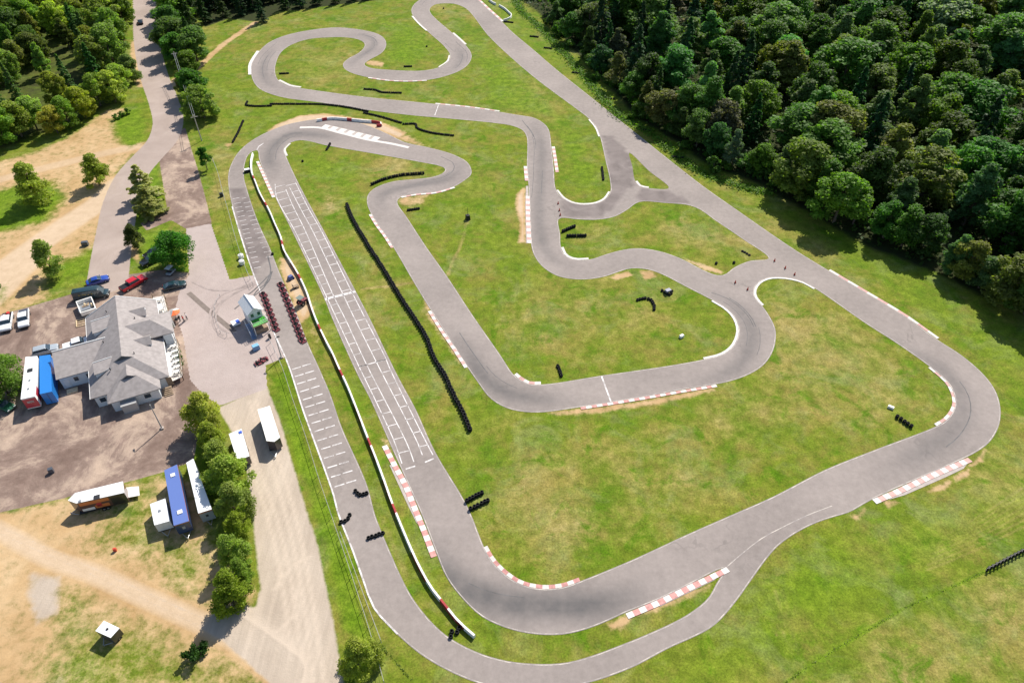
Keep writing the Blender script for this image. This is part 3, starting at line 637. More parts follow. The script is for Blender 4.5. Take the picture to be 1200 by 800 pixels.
def make_ground():
    ys = [float(W(600, y).y) for y in np.arange(880, -100, -2.0)]
    ys = [-2500, -800, -200, 0] + ys + [ys[-1] + 25, ys[-1] + 60, 600, 900, 1600, 3000, 6000]
    xs = list(np.arange(-120, 120, .55)); L_ = []; x = 120.0; st = .55
    while x < 5000: L_.append(x); x += st; st *= 1.015 if x < 330 else 1.4
    xs = [-q for q in L_[::-1]] + xs[1:] + L_
    gx, gy = np.meshgrid(np.array(xs), np.array(ys)); P = np.stack([gx.ravel(), gy.ravel()], 1)
    def paint_ch(lst):
        w = np.zeros(len(P), np.float32)
        for s in lst:
            if s[0] == 'p': C, soft, k, cl, wd = s[1], s[2], s[3], True, 0
            else: C, wd, soft, k, cl = s[1], s[2], s[3], s[4], False
            mg = soft + wd + .5; lo, hi = C.min(0) - mg, C.max(0) + mg
            I = np.where((P[:, 0] > lo[0]) & (P[:, 0] < hi[0]) & (P[:, 1] > lo[1]) & (P[:, 1] < hi[1]))[0]
            if not len(I): continue
            d = dist_poly(P[I], C, cl)
            if cl: sd = np.where(inside(P[I], C), d, -d)
            else: sd = wd - d
            w[I] = np.maximum(w[I], k * sstep(sd, -soft, soft))
        return w
    ch = {k: paint_ch(v) for k, v in SHAPES.items()}
    nx, ny = len(xs), len(ys)
    idx = np.arange(nx * ny).reshape(ny, nx)
    Fq = np.stack([idx[:-1, :-1], idx[:-1, 1:], idx[1:, 1:], idx[1:, :-1]], -1).reshape(-1, 4)
    me = bpy.data.meshes.new('ground'); me.vertices.add(len(P)); me.loops.add(Fq.size); me.polygons.add(len(Fq))
    me.vertices.foreach_set('co', np.hstack([P, np.zeros((len(P), 1))]).astype(np.float32).ravel())
    me.loops.foreach_set('vertex_index', Fq.astype(np.int32).ravel())
    me.polygons.foreach_set('loop_start', np.arange(0, Fq.size, 4, dtype=np.int32))
    me.update(calc_edges=True)
    one = np.ones(len(P), np.float32)
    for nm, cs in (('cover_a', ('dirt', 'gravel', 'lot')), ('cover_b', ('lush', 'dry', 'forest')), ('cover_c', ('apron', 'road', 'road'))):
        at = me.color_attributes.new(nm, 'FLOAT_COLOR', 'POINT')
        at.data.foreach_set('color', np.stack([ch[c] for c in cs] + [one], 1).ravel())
    me.materials.append(ground_mat())
    o = bpy.data.objects.new('ground', me); COL.objects.link(o); structure(o)
make_ground()
# dark cable trench patched across the apron
mt = MB(); ribbon(mt, spline([(221,343),(240,360),(258,375),(275,389)], False, 2), 1.1, .012, mat('trench_patch', (.19,.155,.135), .9, noise=.15, nscale=1)); structure(mt.build('trench_patch'))
# ================================================================== TREES
def leaf_mat(name, c, rough=.6):
    m = bpy.data.materials.new(name); m.use_nodes = True; nt = m.node_tree
    b = nt.nodes['Principled BSDF']; out = nt.nodes['Material Output']
    oi = N(nt, 'ShaderNodeObjectInfo'); a = attr(nt, 'leaf')
    tint = mix(nt, 1.0, oi.outputs['Color'], ramp(nt, a[0], [(0, .55), (.5, 1.0), (1, 1.5)]), 'MULTIPLY')
    col = mix(nt, mth(nt, 'MULTIPLY', a[1], .45), tint, mix(nt, 1.0, tint, (1.45, 1.25, .8), 'MULTIPLY'))
    nt.links.new(col, b.inputs['Base Color']); b.inputs['Roughness'].default_value = rough; b.inputs['Specular IOR Level'].default_value = .25
    tr = N(nt, 'ShaderNodeBsdfTranslucent'); nt.links.new(mix(nt, 1.0, col, (1.3, 1.5, .5), 'MULTIPLY'), tr.inputs['Color'])
    ms = N(nt, 'ShaderNodeMixShader'); ms.inputs[0].default_value = .5
    nt.links.new(b.outputs[0], ms.inputs[1]); nt.links.new(tr.outputs[0], ms.inputs[2]); nt.links.new(ms.outputs[0], out.inputs['Surface'])
    return m
M['leaf'] = leaf_mat('foliage', (1, 1, 1))
def leaf_mesh(name, P, Nrm, size, rng):
    n = len(P); Nrm = Nrm / np.maximum(1e-6, np.linalg.norm(Nrm, axis=1))[:, None]
    r = rng.normal(size=(n, 3)); A = np.cross(Nrm, r); A /= np.maximum(1e-6, np.linalg.norm(A, axis=1))[:, None]; B = np.cross(Nrm, A)
    s = (size * rng.uniform(.55, 1.35, n))[:, None] if np.isscalar(size) else size[:, None]
    a, b = A * s, B * s * rng.uniform(.5, .95, n)[:, None]; fold = Nrm * s * .22
    V = np.stack([P - a, P - b * .9 - fold, P + a, P + b + fold * .3], 1).reshape(-1, 3)
    me = bpy.data.meshes.new(name); me.vertices.add(4 * n); me.loops.add(4 * n); me.polygons.add(n)
    me.vertices.foreach_set('co', V.astype(np.float32).ravel()); me.loops.foreach_set('vertex_index', np.arange(4 * n, dtype=np.int32))
    me.polygons.foreach_set('loop_start', np.arange(0, 4 * n, 4, dtype=np.int32)); me.update(calc_edges=True)
    return me
def set_leaf(me, v, w):
    n = len(v); c = np.zeros((n, 4, 4), np.float32); c[:, :, 0] = v[:, None]; c[:, :, 1] = w[:, None]; c[:, :, 3] = 1
    at = me.color_attributes.new('leaf', 'FLOAT_COLOR', 'POINT'); at.data.foreach_set('color', c.ravel()); me.materials.append(M['leaf'])
def broad_crown(seed, h, r, low=.22, nblob=34, nleaf=4200, leaf=.34, pointy=.0, airy=0.0, small=1.0):
    rng = np.random.default_rng(seed); cs, rs = [], []
    lean = rng.normal(size=2) * r * .08
    for i in range(nblob):
        t = rng.uniform(0, 1) ** .85; z = h * (low + (1 - low) * t)
        prof = (math.sin(PI * min(1, (t * .80 + .2)) ** (1 - .35 * pointy)) ** .65) * (1 - pointy * t * .55)
        a = rng.uniform(0, 2 * PI); rr = r * prof * rng.uniform(.3, 1.08) * (1 + .22 * math.sin(2 * a + seed) + .15 * math.sin(3 * a + 2 * seed))
        rr = min(rr, r * (.45 + .55 * prof))
        br = r * rng.uniform(.17, .36) * (1 - .3 * t * pointy) * small
        cs.append((math.cos(a) * rr + lean[0] * t, math.sin(a) * rr + lean[1] * t, min(z, h - br * .6))); rs.append(br)
    cs, rs = np.array(cs), np.array(rs); pr = rs ** 2; k = rng.choice(nblob, nleaf, p=pr / pr.sum())
    d = rng.normal(size=(nleaf, 3)); d[:, 2] += .35; d /= np.linalg.norm(d, axis=1)[:, None]
    rad = rs[k] * (.45 + .68 * rng.uniform(0, 1, nleaf) ** .6)
    P = cs[k] + d * rad[:, None] * np.array([1, 1, .8]) + rng.normal(size=(nleaf, 3)) * .12
    P[:, 2] = np.maximum(P[:, 2], .35)
    me = leaf_mesh('crown', P, d * .8 + rng.normal(size=(nleaf, 3)) * .62 + [0, 0, .45], leaf, rng)
    bv = rng.uniform(.25, .8, nblob); set_leaf(me, np.clip(bv[k] + rng.normal(size=nleaf) * .16, 0, 1), np.clip(rng.uniform(0, .6, nblob)[k] + rng.normal(size=nleaf) * .2, 0, 1))
    return me, cs
def conifer_crown(seed, h, r, nleaf=3600, leaf=.32):
    rng = np.random.default_rng(seed); nb = int(h * 6.5); PP, NN, vv, ww = [], [], [], []
    per = nleaf // nb
    for i in range(nb):
        t = (i + rng.uniform(0, 1)) / nb; z = h * (.08 + .92 * t); L = r * (1 - t) ** .85 * rng.uniform(.65, 1.12) + .15
        a = rng.uniform(0, 2 * PI); s = rng.uniform(.15, 1, per) ** .6
        d = np.array([math.cos(a), math.sin(a), 0]); side = np.array([-d[1], d[0], 0]); w = (rng.normal(size=per) * .22 * L * (1.1 - s))
        p = d * (s * L)[:, None] + side * w[:, None] + np.stack([np.zeros(per), np.zeros(per), z - s * L * .28 + (s ** 2) * L * .12 + rng.normal(size=per) * .1], 1)
        PP.append(p); NN.append(np.tile([0, 0, 1.], (per, 1)) + d * .5 + rng.normal(size=(per, 3)) * .5)
        vv.append(np.clip(rng.uniform(.25, .75) + rng.normal(size=per) * .15 + .1 * (s - .5), 0, 1)); ww.append(np.full(per, rng.uniform(0, .5)))
    P = np.concatenate(PP); me = leaf_mesh('crown', P, np.concatenate(NN), leaf, rng); set_leaf(me, np.concatenate(vv), np.concatenate(ww)); return me
def trunk_mesh(seed, h, r, targets=None, top=.8):
    rng = random.Random(seed); mb = MB(); pts = [Vector((0, 0, -.1))]; n = 5
    for i in range(1, n + 1): pts.append(Vector((rng.uniform(-.12, .12) * i * .4, rng.uniform(-.12, .12) * i * .4, h * top * i / n)))
    for i in range(n): mb.tube(pts[i], pts[i + 1], r * (1 - .17 * i), r * (1 - .17 * (i + 1)), 'bark', 7, False)
    if targets is not None:
        for c in targets[:12]:
            q = Vector(c); zb = max(.15 * h, min(q.z * .55, h * top * .9)); j = min(n - 1, int(zb / (h * top) * n))
            p = pts[j].lerp(pts[j + 1], (zb / (h * top) * n) - j); mid = p.lerp(q, .5) + Vector((0, 0, .25))
            mb.tube(p, mid, r * .4, r * .25, 'bark', 5, False); mb.tube(mid, q, r * .25, r * .07, 'bark', 5, False)
    o = mb.build('trunk'); me = o.data; bpy.data.objects.remove(o); return me
LIB = {}
def make_kind(kind, variants, fn):
    LIB[kind] = [fn(i) for i in range(variants)]
def mk_broad(h, r, **k):
    def f(i):
        s = hash((round(h * 10), round(r * 10), i)) % 9999
        me, cs = broad_crown(s, h, r, **k); return me, trunk_mesh(s, h, .022 * h, [tuple(c) for c in cs]), h
    return f
def mk_con(h, r, n=3600):
    def f(i): 
        s = 500 + i * 7 + int(h * 13); return conifer_crown(s, h, r, n), trunk_mesh(s, h, .016 * h, None, .95), h
    return f
make_kind('broad', 8, mk_broad(15, 5.0, low=.14, nblob=64, nleaf=11000, leaf=.31))
make_kind('tall', 6, mk_broad(17, 4.0, low=.12, nblob=64, nleaf=10000, leaf=.30, pointy=.8))
make_kind('conifer', 4, mk_con(16, 3.3, 5200))
make_kind('lone', 4, mk_broad(11, 3.3, low=.14, nblob=64, nleaf=8000, leaf=.20, pointy=.7))
make_kind('maple', 1, mk_broad(9, 4.2, low=.12, nblob=80, nleaf=14000, leaf=.19))
make_kind('small', 2, mk_broad(6.5, 1.9, low=.3, nblob=22, nleaf=2000, leaf=.22))
make_kind('willow', 4, mk_broad(8.5, 3.1, low=.04, nblob=80, nleaf=14000, leaf=.15, pointy=.5, small=.85))
make_kind('pine', 2, mk_con(10, 3.0, 3200))
make_kind('shrub', 3, mk_broad(3.2, 1.7, low=.05, nblob=20, nleaf=1300, leaf=.22))
GREENS = {'broad': (.080, .175, .024), 'tall': (.092, .18, .042), 'conifer': (.040, .105, .032), 'lone': (.25, .32, .05), 'maple': (.065, .19, .014),
          'small': (.045, .13, .012), 'willow': (.19, .235, .04), 'pine': (.36, .33, .09), 'shrub': (.07, .15, .018)}
def tree(kind, p, h, name, label, cat='tree', group=None, var=None, col=None, wide=1.0, rng=random):
    me, tm, h0 = LIB[kind][var if var is not None else rng.randrange(len(LIB[kind]))]
    s = h / h0
    e = empty(name, (p[0], p[1], 0), rng.uniform(0, 6.28), label, cat, group); e.scale = (s * wide, s * wide, s)
    c = bpy.data.objects.new('crown', me); COL.objects.link(c); c.parent = e
    base = col or GREENS[kind]; j = rng.choice((.62, .75, .9, 1.0, 1.1, 1.25, 1.5)) if kind in ('broad', 'tall') else rng.uniform(.85, 1.2); w = rng.uniform(.7, 1.3) if kind in ('broad', 'tall', 'conifer') else rng.uniform(.85, 1.08)
    c.color = (base[0] * j * w, base[1] * j, base[2] * j * rng.uniform(.6, 1.5), 1)
    t = bpy.data.objects.new('trunk', tm); COL.objects.link(t); t.parent = e
    return e
def scatter(poly_px, spacing, rng, pad=None):
    C = WA(poly_px); lo, hi = C.min(0), C.max(0); out = []
    y = lo[1]; row = 0
    while y < hi[1]:
        x = lo[0] + (row % 2) * spacing * .5
        while x < hi[0]:
            q = np.array([[x + rng.uniform(-.33, .33) * spacing, y + rng.uniform(-.33, .33) * spacing]])
            if inside(q, C)[0]: out.append(q[0])
            x += spacing
        y += spacing * .87; row += 1
    return out
def in_view(q, h, m=60):
    # keep only what the photograph could show or what throws a shadow into it
    for z in (0, h):
        y, zz = q[1], z - H; cz = y * CT - zz * ST; X = 600 + F * q[0] / cz; Y = 400 - F * (y * ST + zz * CT) / cz
        if -m < X < 1200 + m and -m < Y < 800 + m: return True
    return False
R = random.Random(5)
# --- the big wood right of the track
pts = scatter([(628,-45),(640,6),(668,36),(690,58),(716,86),(742,112),(764,132),(806,158),(846,178),(890,196),(925,212),(985,246),(1040,276),(1105,298),(1160,320),(1215,345),(1320,375),(1420,300),(1330,-40)], 13.2, R)
edge_line = WA(FOREST_R[:19])
nb = 0
for q in pts:
    u = R.random(); d = dist_poly(np.array([q]), edge_line)[0]
    con = .42 if q[0] < 75 else .08
    kind = 'conifer' if u < con else ('tall' if u < con + (1 - con) * .38 else 'broad')
    h = R.uniform(12.5, 18) if kind != 'conifer' else R.uniform(14, 21)
    if d < 9: h *= .72
    if not in_view(q, h): continue
    if kind == 'conifer': tree(kind, q, h, 'conifer_tree', 'dark pointed conifer in the dense wood right of the track', 'tree', 'conifers of the dense wood right of the track', wide=R.uniform(1.0, 1.35), rng=R)
    else:
        v = R.random(); col = GREENS[kind]; name = 'broadleaf_tree'
        if v < .07: col = (.20, .24, .14); lab, grp = 'pale silvery green tree in the dense wood right of the track', 'silvery trees of the dense wood right of the track'
        elif v < .24: col = (.125, .165, .028); lab, grp = 'olive yellow green tree in the dense wood right of the track', 'olive trees of the dense wood right of the track'
        elif kind == 'tall': lab, grp = 'tall narrow leafy tree in the dense wood right of the track', 'narrow leafy trees of the dense wood right of the track'
        else: lab, grp = 'round crowned leafy tree in the dense wood right of the track', 'round leafy trees of the dense wood right of the track'
        tree(kind, q, h, name, lab, 'tree', grp, col=col, wide=R.uniform(1.2, 1.75), rng=R)
    nb += 1
EDGE_T = [(884,202,9),(908,216,10),(934,236,12),(956,248,11),(978,258,12),(1003,266,11),(1030,278,10),(1056,290,12),(1082,300,10.5),(1106,317,11.5),(1132,326,11),(1150,338,9),(1176,354,11.5),(1204,366,12),(1232,380,12)]
for i, (x, y, h) in enumerate(EDGE_T):
    tree(('broad', 'tall', 'broad', 'lone')[i % 4], W(x + R.uniform(-6, 6), y + R.uniform(-5, 3)), h * R.uniform(.75, 1.25), 'edge_tree', 'spreading green tree at the front edge of the wood, its shadow on the grass', 'tree', 'trees at the front edge of the wood', col=R.choice([(.10, .20, .026), (.15, .205, .034), (.11, .20, .055), (.08, .17, .024)]), wide=R.uniform(1.2, 1.5), rng=R)
for i, (x, y, h) in enumerate(((652,30,9),(670,48,10),(690,68,11),(704,84,9),(722,100,11),(742,118,9),(757,132,10),(776,146,11),(796,160,9),(816,172,11),(836,184,10),(858,196,11),(800,148,13),(760,112,13),(720,78,13),(690,46,13),(838,168,13))):
    tree(R.choice(('broad', 'tall')), W(x, y), h, 'edge_tree', 'leafy tree at the edge of the wood above the bushes by the back straight', 'tree', 'trees at the wood edge above the back straight bushes', col=R.choice([(.065, .14, .025), (.10, .145, .03), (.12, .16, .07), (.05, .11, .03)]), wide=R.uniform(1.1, 1.5), rng=R)
# --- bushes along the wood's edge
EB = spline([(636,30),(656,50),(680,72),(702,96),(724,116),(744,138),(768,152),(792,168),(812,182),(840,200),(868,212),(900,228)], False, 4.5)
for i, q in enumerate(EB):
    for k in range(R.choice((1, 1, 2))):
        p = (q[0] + R.uniform(-1.0, 5.5), q[1] + R.uniform(-1, 5.5))
        tree('shrub', p, R.uniform(1.6, 4.8), 'bush', 'leafy bush at the edge of the dense wood beside the back straight', 'bush', 'bushes along the edge of the dense wood', wide=R.uniform(.9, 1.4), rng=R)
# low weeds in front of them
def weeds(name, C, w, n, hmax, col, seed, label_kind='stuff', size=.28):
    rng = np.random.default_rng(seed); i = rng.integers(0, len(C) - 1, n); f = rng.uniform(0, 1, n)[:, None]
    Q = C[i] * (1 - f) + C[i + 1] * f; Q = Q + rng.normal(size=(n, 2)) * w
    cl = rng.uniform(.3, 1, len(C))[i]
    P = np.hstack([Q, (rng.uniform(.05, 1, n) * hmax * cl)[:, None]])
    me = leaf_mesh(name, P, rng.normal(size=(n, 3)) * .5 + [0, 0, 1.1], size, rng); set_leaf(me, rng.uniform(.2, .9, n), rng.uniform(0, .6, n))
    o = bpy.data.objects.new(name, me); COL.objects.link(o); o.color = (*col, 1); o['kind'] = 'stuff'; return o
weeds('undergrowth', spline([(604,-2),(612,14),(628,28),(648,48),(668,70),(692,98),(712,122),(732,140),(755,152),(778,170),(800,188),(826,204),(852,214),(880,222),(905,228)], False, 2), 1.1, 9000, 1.0, (.10, .20, .02), 3)
weeds('weed_strip', spline([(1156,668),(1110,690),(1060,712),(1010,742),(960,772),(920,800)], False, 1), .10, 320, .2, (.16, .20, .04), 4, size=.09)
weeds('weed_strip', spline([(444,752),(452,762),(466,778),(484,798)], False, 1), .10, 160, .25, (.12, .17, .025), 5, size=.10)
P_ = WA(FOREST_R); U = np.stack([RNG.uniform(0, 300, 90000), RNG.uniform(120, 420, 90000)], 1); U = U[inside(U, P_)][:42000]
P3 = np.hstack([U, RNG.uniform(.1, 2.2, (len(U), 1))]); me_ = leaf_mesh('forest_undergrowth', P3, RNG.normal(size=(len(U), 3)) * .5 + [0, 0, 1.0], .55, RNG); set_leaf(me_, RNG.uniform(.1, .9, len(U)), RNG.uniform(0, .6, len(U)))
o_ = bpy.data.objects.new('forest_undergrowth', me_); COL.objects.link(o_); o_.color = (.040, .085, .018, 1); o_['kind'] = 'stuff'
# --- woods upper left
pts = scatter([(-70,-70),(150,-70),(150,-10),(148,40),(140,80),(125,92),(92,118),(60,140),(20,150),(-40,165),(-70,160)], 9.2, R)
clear = WA([(20,125),(50,104),(60,84),(72,56),(92,62),(88,90),(78,112),(62,128),(30,142)])
for q in pts:
    if inside(np.array([q]), clear)[0]: continue
    u = R.random(); kind = 'conifer' if u < .35 else ('tall' if u < .6 else 'broad')
    h = R.uniform(10, 15)
    if not in_view(q, h): continue
    lab = {'conifer': 'dark pointed conifer in the wood at the upper left of the road', 'tall': 'narrow leafy tree in the wood at the upper left of the road', 'broad': 'round leafy tree in the wood at the upper left of the road'}[kind]
    tree(kind, q, h, 'conifer_tree' if kind == 'conifer' else 'broadleaf_tree', lab, 'tree', lab.replace(' tree in', ' trees in').replace('conifer in', 'conifers in'), col=(.08, .17, .036) if kind == 'conifer' else (.18, .255, .04), rng=R, wide=R.uniform(1.0, 1.3))
for x, y, h in ((8,168,11),(26,160,10.5),(44,152,10),(68,156,8.5),(83,150,9.5),(101,138,9.5),(118,124,10),(146,112,10),(136,120,10),(157,96,9),(-12,176,11)):
    tree('broad', W(x, y), h, 'broadleaf_tree', 'leafy tree at the front of the upper left wood, beside the sandy ground', 'tree', 'trees at the front of the upper left wood', col=R.choice([(.20, .29, .042), (.155, .26, .036), (.24, .295, .055)]), wide=R.uniform(1.0, 1.3), rng=R)
# --- wood along the top
for q in scatter([(225,-75),(460,-75),(440,-14),(420,-12),(380,-4),(345,0),(318,2),(300,14),(262,10),(240,18),(228,-10)], 7.6, R):
    h = R.uniform(11, 16)
    if not in_view(q, h): continue
    tree('conifer', q, h, 'conifer_tree', 'dark conifer in the strip of wood along the top of the photo', 'tree', 'conifers along the top of the photo', col=(.03, .066, .02), rng=R, wide=1.25)
for x, y, h in ((308,26,10),(284,18,11),(262,20,11),(241,27,11),(228,18,12),(335,11,10),(352,9,11),(372,6,10),(395,4,9),(415,1,10),(300,8,12),(275,7,12),(250,10,12),(320,3,11),(434,-2,9)):
    tree('conifer', W(x, y), h, 'conifer_tree', 'dark conifer at the front of the wood along the top of the photo', 'tree', 'front conifers along the top of the photo', col=(.035, .078, .022), rng=R, wide=1.3)
# --- roadside row
ROW = [(199,22,15,'conifer'),(210,30,15,'broad'),(230,48,14,'conifer'),(232,72,12,'broad'),(206,62,12,'broad'),(218,-6,15,'broad'),(204,8,15,'conifer'),(214,6,14,'broad'),(222,34,13,'conifer'),(206,48,12,'broad'),(226,60,12,'conifer'),(212,74,10,'broad'),(222,92,9,'broad'),(216,112,8,'small'),(229,118,10,'broad'),(240,138,10,'broad'),(208,-18,12,'broad'),(196,-10,12,'conifer'),(222,-22,13,'broad')]
for x, y, h, k in ROW:
    if k == 'small': tree('lone', W(x, y), h, 'roadside_tree', 'small yellowish tree at the road side of the roadside row', 'tree', var=1, col=(.09, .10, .02), rng=R)
    else: tree(k, W(x, y), h, 'roadside_tree', 'dark conifer in the roadside row above the brown strip' if k == 'conifer' else 'leafy tree in the roadside row above the brown strip', 'tree', 'roadside row conifers' if k == 'conifer' else 'roadside row leafy trees', col=(.10, .185, .028) if k != 'conifer' else (.06, .13, .03), rng=R, wide=1.4)
# --- single trees
tree('lone', W(47, 238), 11.2, 'lone_tree', 'tall lone tree on the sandy ground, leftmost of the pair above the sandy track', 'tree', var=0, wide=1.4, rng=R)
tree('lone', W(117, 217), 9.0, 'lone_tree', 'lone tree on the sandy ground left of the road, casting its shadow on the track', 'tree', var=1, wide=1.4, rng=R)
tree('lone', W(64, 322), 9.2, 'lone_tree', 'slim lone tree on the grass wedge above the two white pickups', 'tree', var=2, wide=1.2, rng=R)
tree('lone', W(-4, 352), 8, 'lone_tree', 'tree cut by the left edge of the photo above the white pickups', 'tree', var=3, col=(.05, .10, .012), rng=R)
tree('pine', W(172, 232), 9.4, 'pine_tree', 'sparse yellowish pine on the grass strip, the upper of two', 'tree', var=0, wide=1.7, rng=R)
tree('pine', W(178, 252), 8.4, 'pine_tree', 'sparse yellowish pine on the grass strip, the lower of two', 'tree', var=1, wide=1.75, rng=R)
tree('lone', W(162, 291), 6.6, 'small_tree', 'small olive tree leaning over the road above the parked cars', 'tree', var=3, col=(.085, .10, .02), wide=1.25, rng=R)
tree('maple', W(206, 312), 8.8, 'round_tree', 'round bright green tree shading the black pickup', 'tree', rng=random.Random(2))
tree('small', W(243, 199), 6.6, 'young_tree', 'young green tree beside the brown strip, left of the pit lane', 'tree', var=0, rng=R)
tree('maple', W(10, 462), 7.6, 'broadleaf_tree', 'spreading green tree at the left edge beside the white and red trailer', 'tree', col=(.13, .20, .03), rng=R, wide=1.1)
HEDGE = [(243,503,9.0,1.05),(254,528,7.2,.95),(265,551,7.8,1.05),(274,574,8.4,1.2),(279,604,7.8,1.0),(284,632,7.0,.85),(279,658,7.2,.85),(288,680,6.2,.75),(275,708,8.2,.95)]
HL = ['topmost tree of the row between the lot and the gravel road, beside the deck', 'second tree from the top of the row along the gravel road', 'tree of the row overhanging the top end of the mottled white trailer', 'tree of the row touching the small white trailer on the gravel', 'broad tree of the row spreading over the mottled white trailer', 'tree of the row just below the mottled white trailer', 'fourth tree from the bottom of the row along the gravel road', 'small tree of the row on the gravel road side, next to last', 'bottom tree of the row, casting its shadow on the sandy track']
for (x, y, h, w), lab in zip(HEDGE, HL): tree('willow', W(x, y), h, 'row_tree', lab, 'tree', 'trees in the row along the gravel road', wide=w, rng=R, col=(.29, .33, .06) if y < 560 else (.225, .30, .05))
tree('willow', W(424, 785), 7.6, 'row_tree', 'lone bushy tree at the bottom edge right of the gravel road', 'tree', var=1, wide=1.0, rng=R, col=(.30, .38, .055))
tree('shrub', W(231, 768), 2.6, 'bush', 'low dark bush on the grass below the sandy track', 'bush', rng=R, col=(.035, .08, .012))
for x, y in ((143,137),(150,134),(137,140)): tree('shrub', W(x, y), 1.8, 'bush', 'low bush on the grass beside the road bend, below the upper left wood', 'bush', 'low bushes beside the road bend', rng=R)
# ================================================================== TYRE WALLS, BARRIERS, KARTS, CONES
def tyre_column(n, r=.32, w=.22):
    mb = MB()
    for k in range(n): mb.tyre((random.uniform(-.03, .03), random.uniform(-.03, .03), w / 2 + k * w), r, w, 'rubber')
    o = mb.build('tyre_stack'); me = o.data; bpy.data.objects.remove(o); return me
TC = {n: [tyre_column(n) for _ in range(3)] for n in (1, 2, 3, 4)}
TB = {n: [tyre_column(n, .42, .26) for _ in range(2)] for n in (2, 3)}
def tyre_wall(px, n, label, lib=None, step=.64, name='tyre_wall', maxn=100, group=None):
    C = spline(px, False, .3) if len(px) > 1 else WA(px)
    if len(px) > 1:
        L_ = np.hypot(*np.diff(C, axis=0).T).sum(); C = resample(C, max(step, L_ / (maxn - 2)))
    c = C.mean(0); e = empty(name, (c[0], c[1], 0), 0, label, 'tyre wall', group)
    for i, p in enumerate(C):
        o = bpy.data.objects.new('tyre_stack', (lib or TC)[n][i % len((lib or TC)[n])]); COL.objects.link(o); o.parent = e
        o.location = (p[0] - c[0] + random.uniform(-.05, .05), p[1] - c[1] + random.uniform(-.05, .05), 0); o.rotation_euler = (0, 0, random.uniform(0, 6))
    return e
tyre_wall([(407,241),(411,252),(418,266),(425,277),(435,294),(447,312),(459,332),(470,350),(484,371),(500,397),(509,421),(521,440),(531,462),(534,468),(543,485),(551,504)], 3, 'very long black tyre wall snaking down the grass right of the starting grid', TB, .8)
TW = [
 ([(436,217),(450,211),(470,206),(496,204)], 3, 'curved black tyre wall along the outside of the S bend'),
 ([(478,247),(491,245)], 2, 'short tyre row on bare earth inside the S bend'),
 ([(383,176),(387,169)], 2, 'bent pair of tyres on the grass inside the first bend'),
 ([(328,87),(338,86.5)], 2, 'short tyre row at the left end of the upper loop island'),
 ([(427,105),(440,106),(447,108.5),(470,109.5)], 2, 'straight tyre row on the grass above the long cross straight'),
 ([(290,120),(288.5,123.5),(300,125),(318,124.5)], 2, 'leftmost hooked length of tyre wall below the upper loop'),
 ([(317,122.5),(350,122.5),(380,123),(405,126),(431,131)], 2, 'long thin tyre wall between the first bend and the cross straight'),
 ([(427,133),(445,137),(470,144.5)], 2, 'slanting tyre wall behind the short red and white barrier'),
 ([(473,146),(487,146),(489,150.5),(505,156),(531,159.5)], 2, 'zigzag tyre wall at the right end below the cross straight'),
 ([(273,167),(279,156),(285,142.5)], 2, 'slanting tyre wall left of the first bend beside the pit lane'),
 ([(474,78.5),(482,78.5)], 2, 'short tyre row inside the upper switchback'),
 ([(659.5,272),(673,266)], 3, 'slanting short tyre row on the east grass island, upper of two'),
 ([(665,277.5),(686,277)], 3, 'level tyre row on the east grass island, lower of two'),
 ([(705.5,197),(707,211)], 2, 'upright tyre row at the right of the upper grass island'),
 ([(747,352),(755,350),(762,351.5),(766,357),(766.5,363)], 2, 'curled tyre row in the middle of the inner island'),
 ([(653.5,429),(656,435),(658,441)], 2, 'short tyre row near the bottom corner of the inner island'),
 ([(1051,489),(1059,495),(1067,500.5)], 3, 'thick tyre row inside the right hand bend'),
 ([(547,587.5),(565,578)], 3, 'upper of two parallel tyre rows beside the bottom straight'),
 ([(552,597),(572,587)], 3, 'lower of two parallel tyre rows beside the bottom straight'),
 ([(417,576),(421,580),(430,578)], 2, 'hooked tyre row across the pit lane, topmost of three'),
 ([(400,612),(406,610.5),(410,604)], 2, 'bent tyre row on the left edge of the pit lane, middle of three'),
 ([(432,631),(449,625)], 2, 'straight tyre row across the pit lane, lowest of three'),
 ([(528,746),(530,740),(536,741),(538,736)], 2, 'tyre cluster at the bottom end of the red and white barrier'),
 ([(870,294.5),(878,299)], 1, 'three flat tyres on the grass near the red cones'),
]
for px, n, lab in TW: tyre_wall(px, n, lab)
for x, y, lab in ((520,10.5,'single tyre inside the topmost hairpin'),(500,55,'single tyre on the grass inside the upper right switchback'),(354.5,189.5,'single tyre on the grass right of the starting grid top'),(860,308.5,'single tyre on the east island by the link road'),(839,309,'tiny single tyre on the east island above the bare earth'),(319.5,298.5,'single black tyre stack on the right edge of the pit lane')):
    tyre_wall([(x, y)], 2, lab, name='tyre_pile')
for i, (x, y, w) in enumerate(((596,26.5,5),(626,43.5,4.5),(642,57,4),(676,86,5),(714,116,5),(757,153,5),(794,185,6))):
    tyre_wall([(x - w, y - .3), (x, y), (x + w, y + .6)], 2, 'dark tyre pile between back straight and wood, ' + ('beside the curled white barrier', 'second from the top', 'third from the top', 'fourth from the top', 'fifth from the top', 'next to last above the grass triangle', 'lowest of the line')[i], name='tyre_pile', group='tyre piles beside the back straight')
# tyre cluster with a bluish cover
e = tyre_wall([(776,341),(780,344),(785,346),(787,342)], 2, 'tyre cluster with a bluish box on top in the inner island', name='tyre_pile')
mb = MB(); mb.box((0, 0, .75), (1.3, .9, .5), paint('slate_blue', (.10, .11, .2), .5), .5); o = mb.build('box', e, .04)
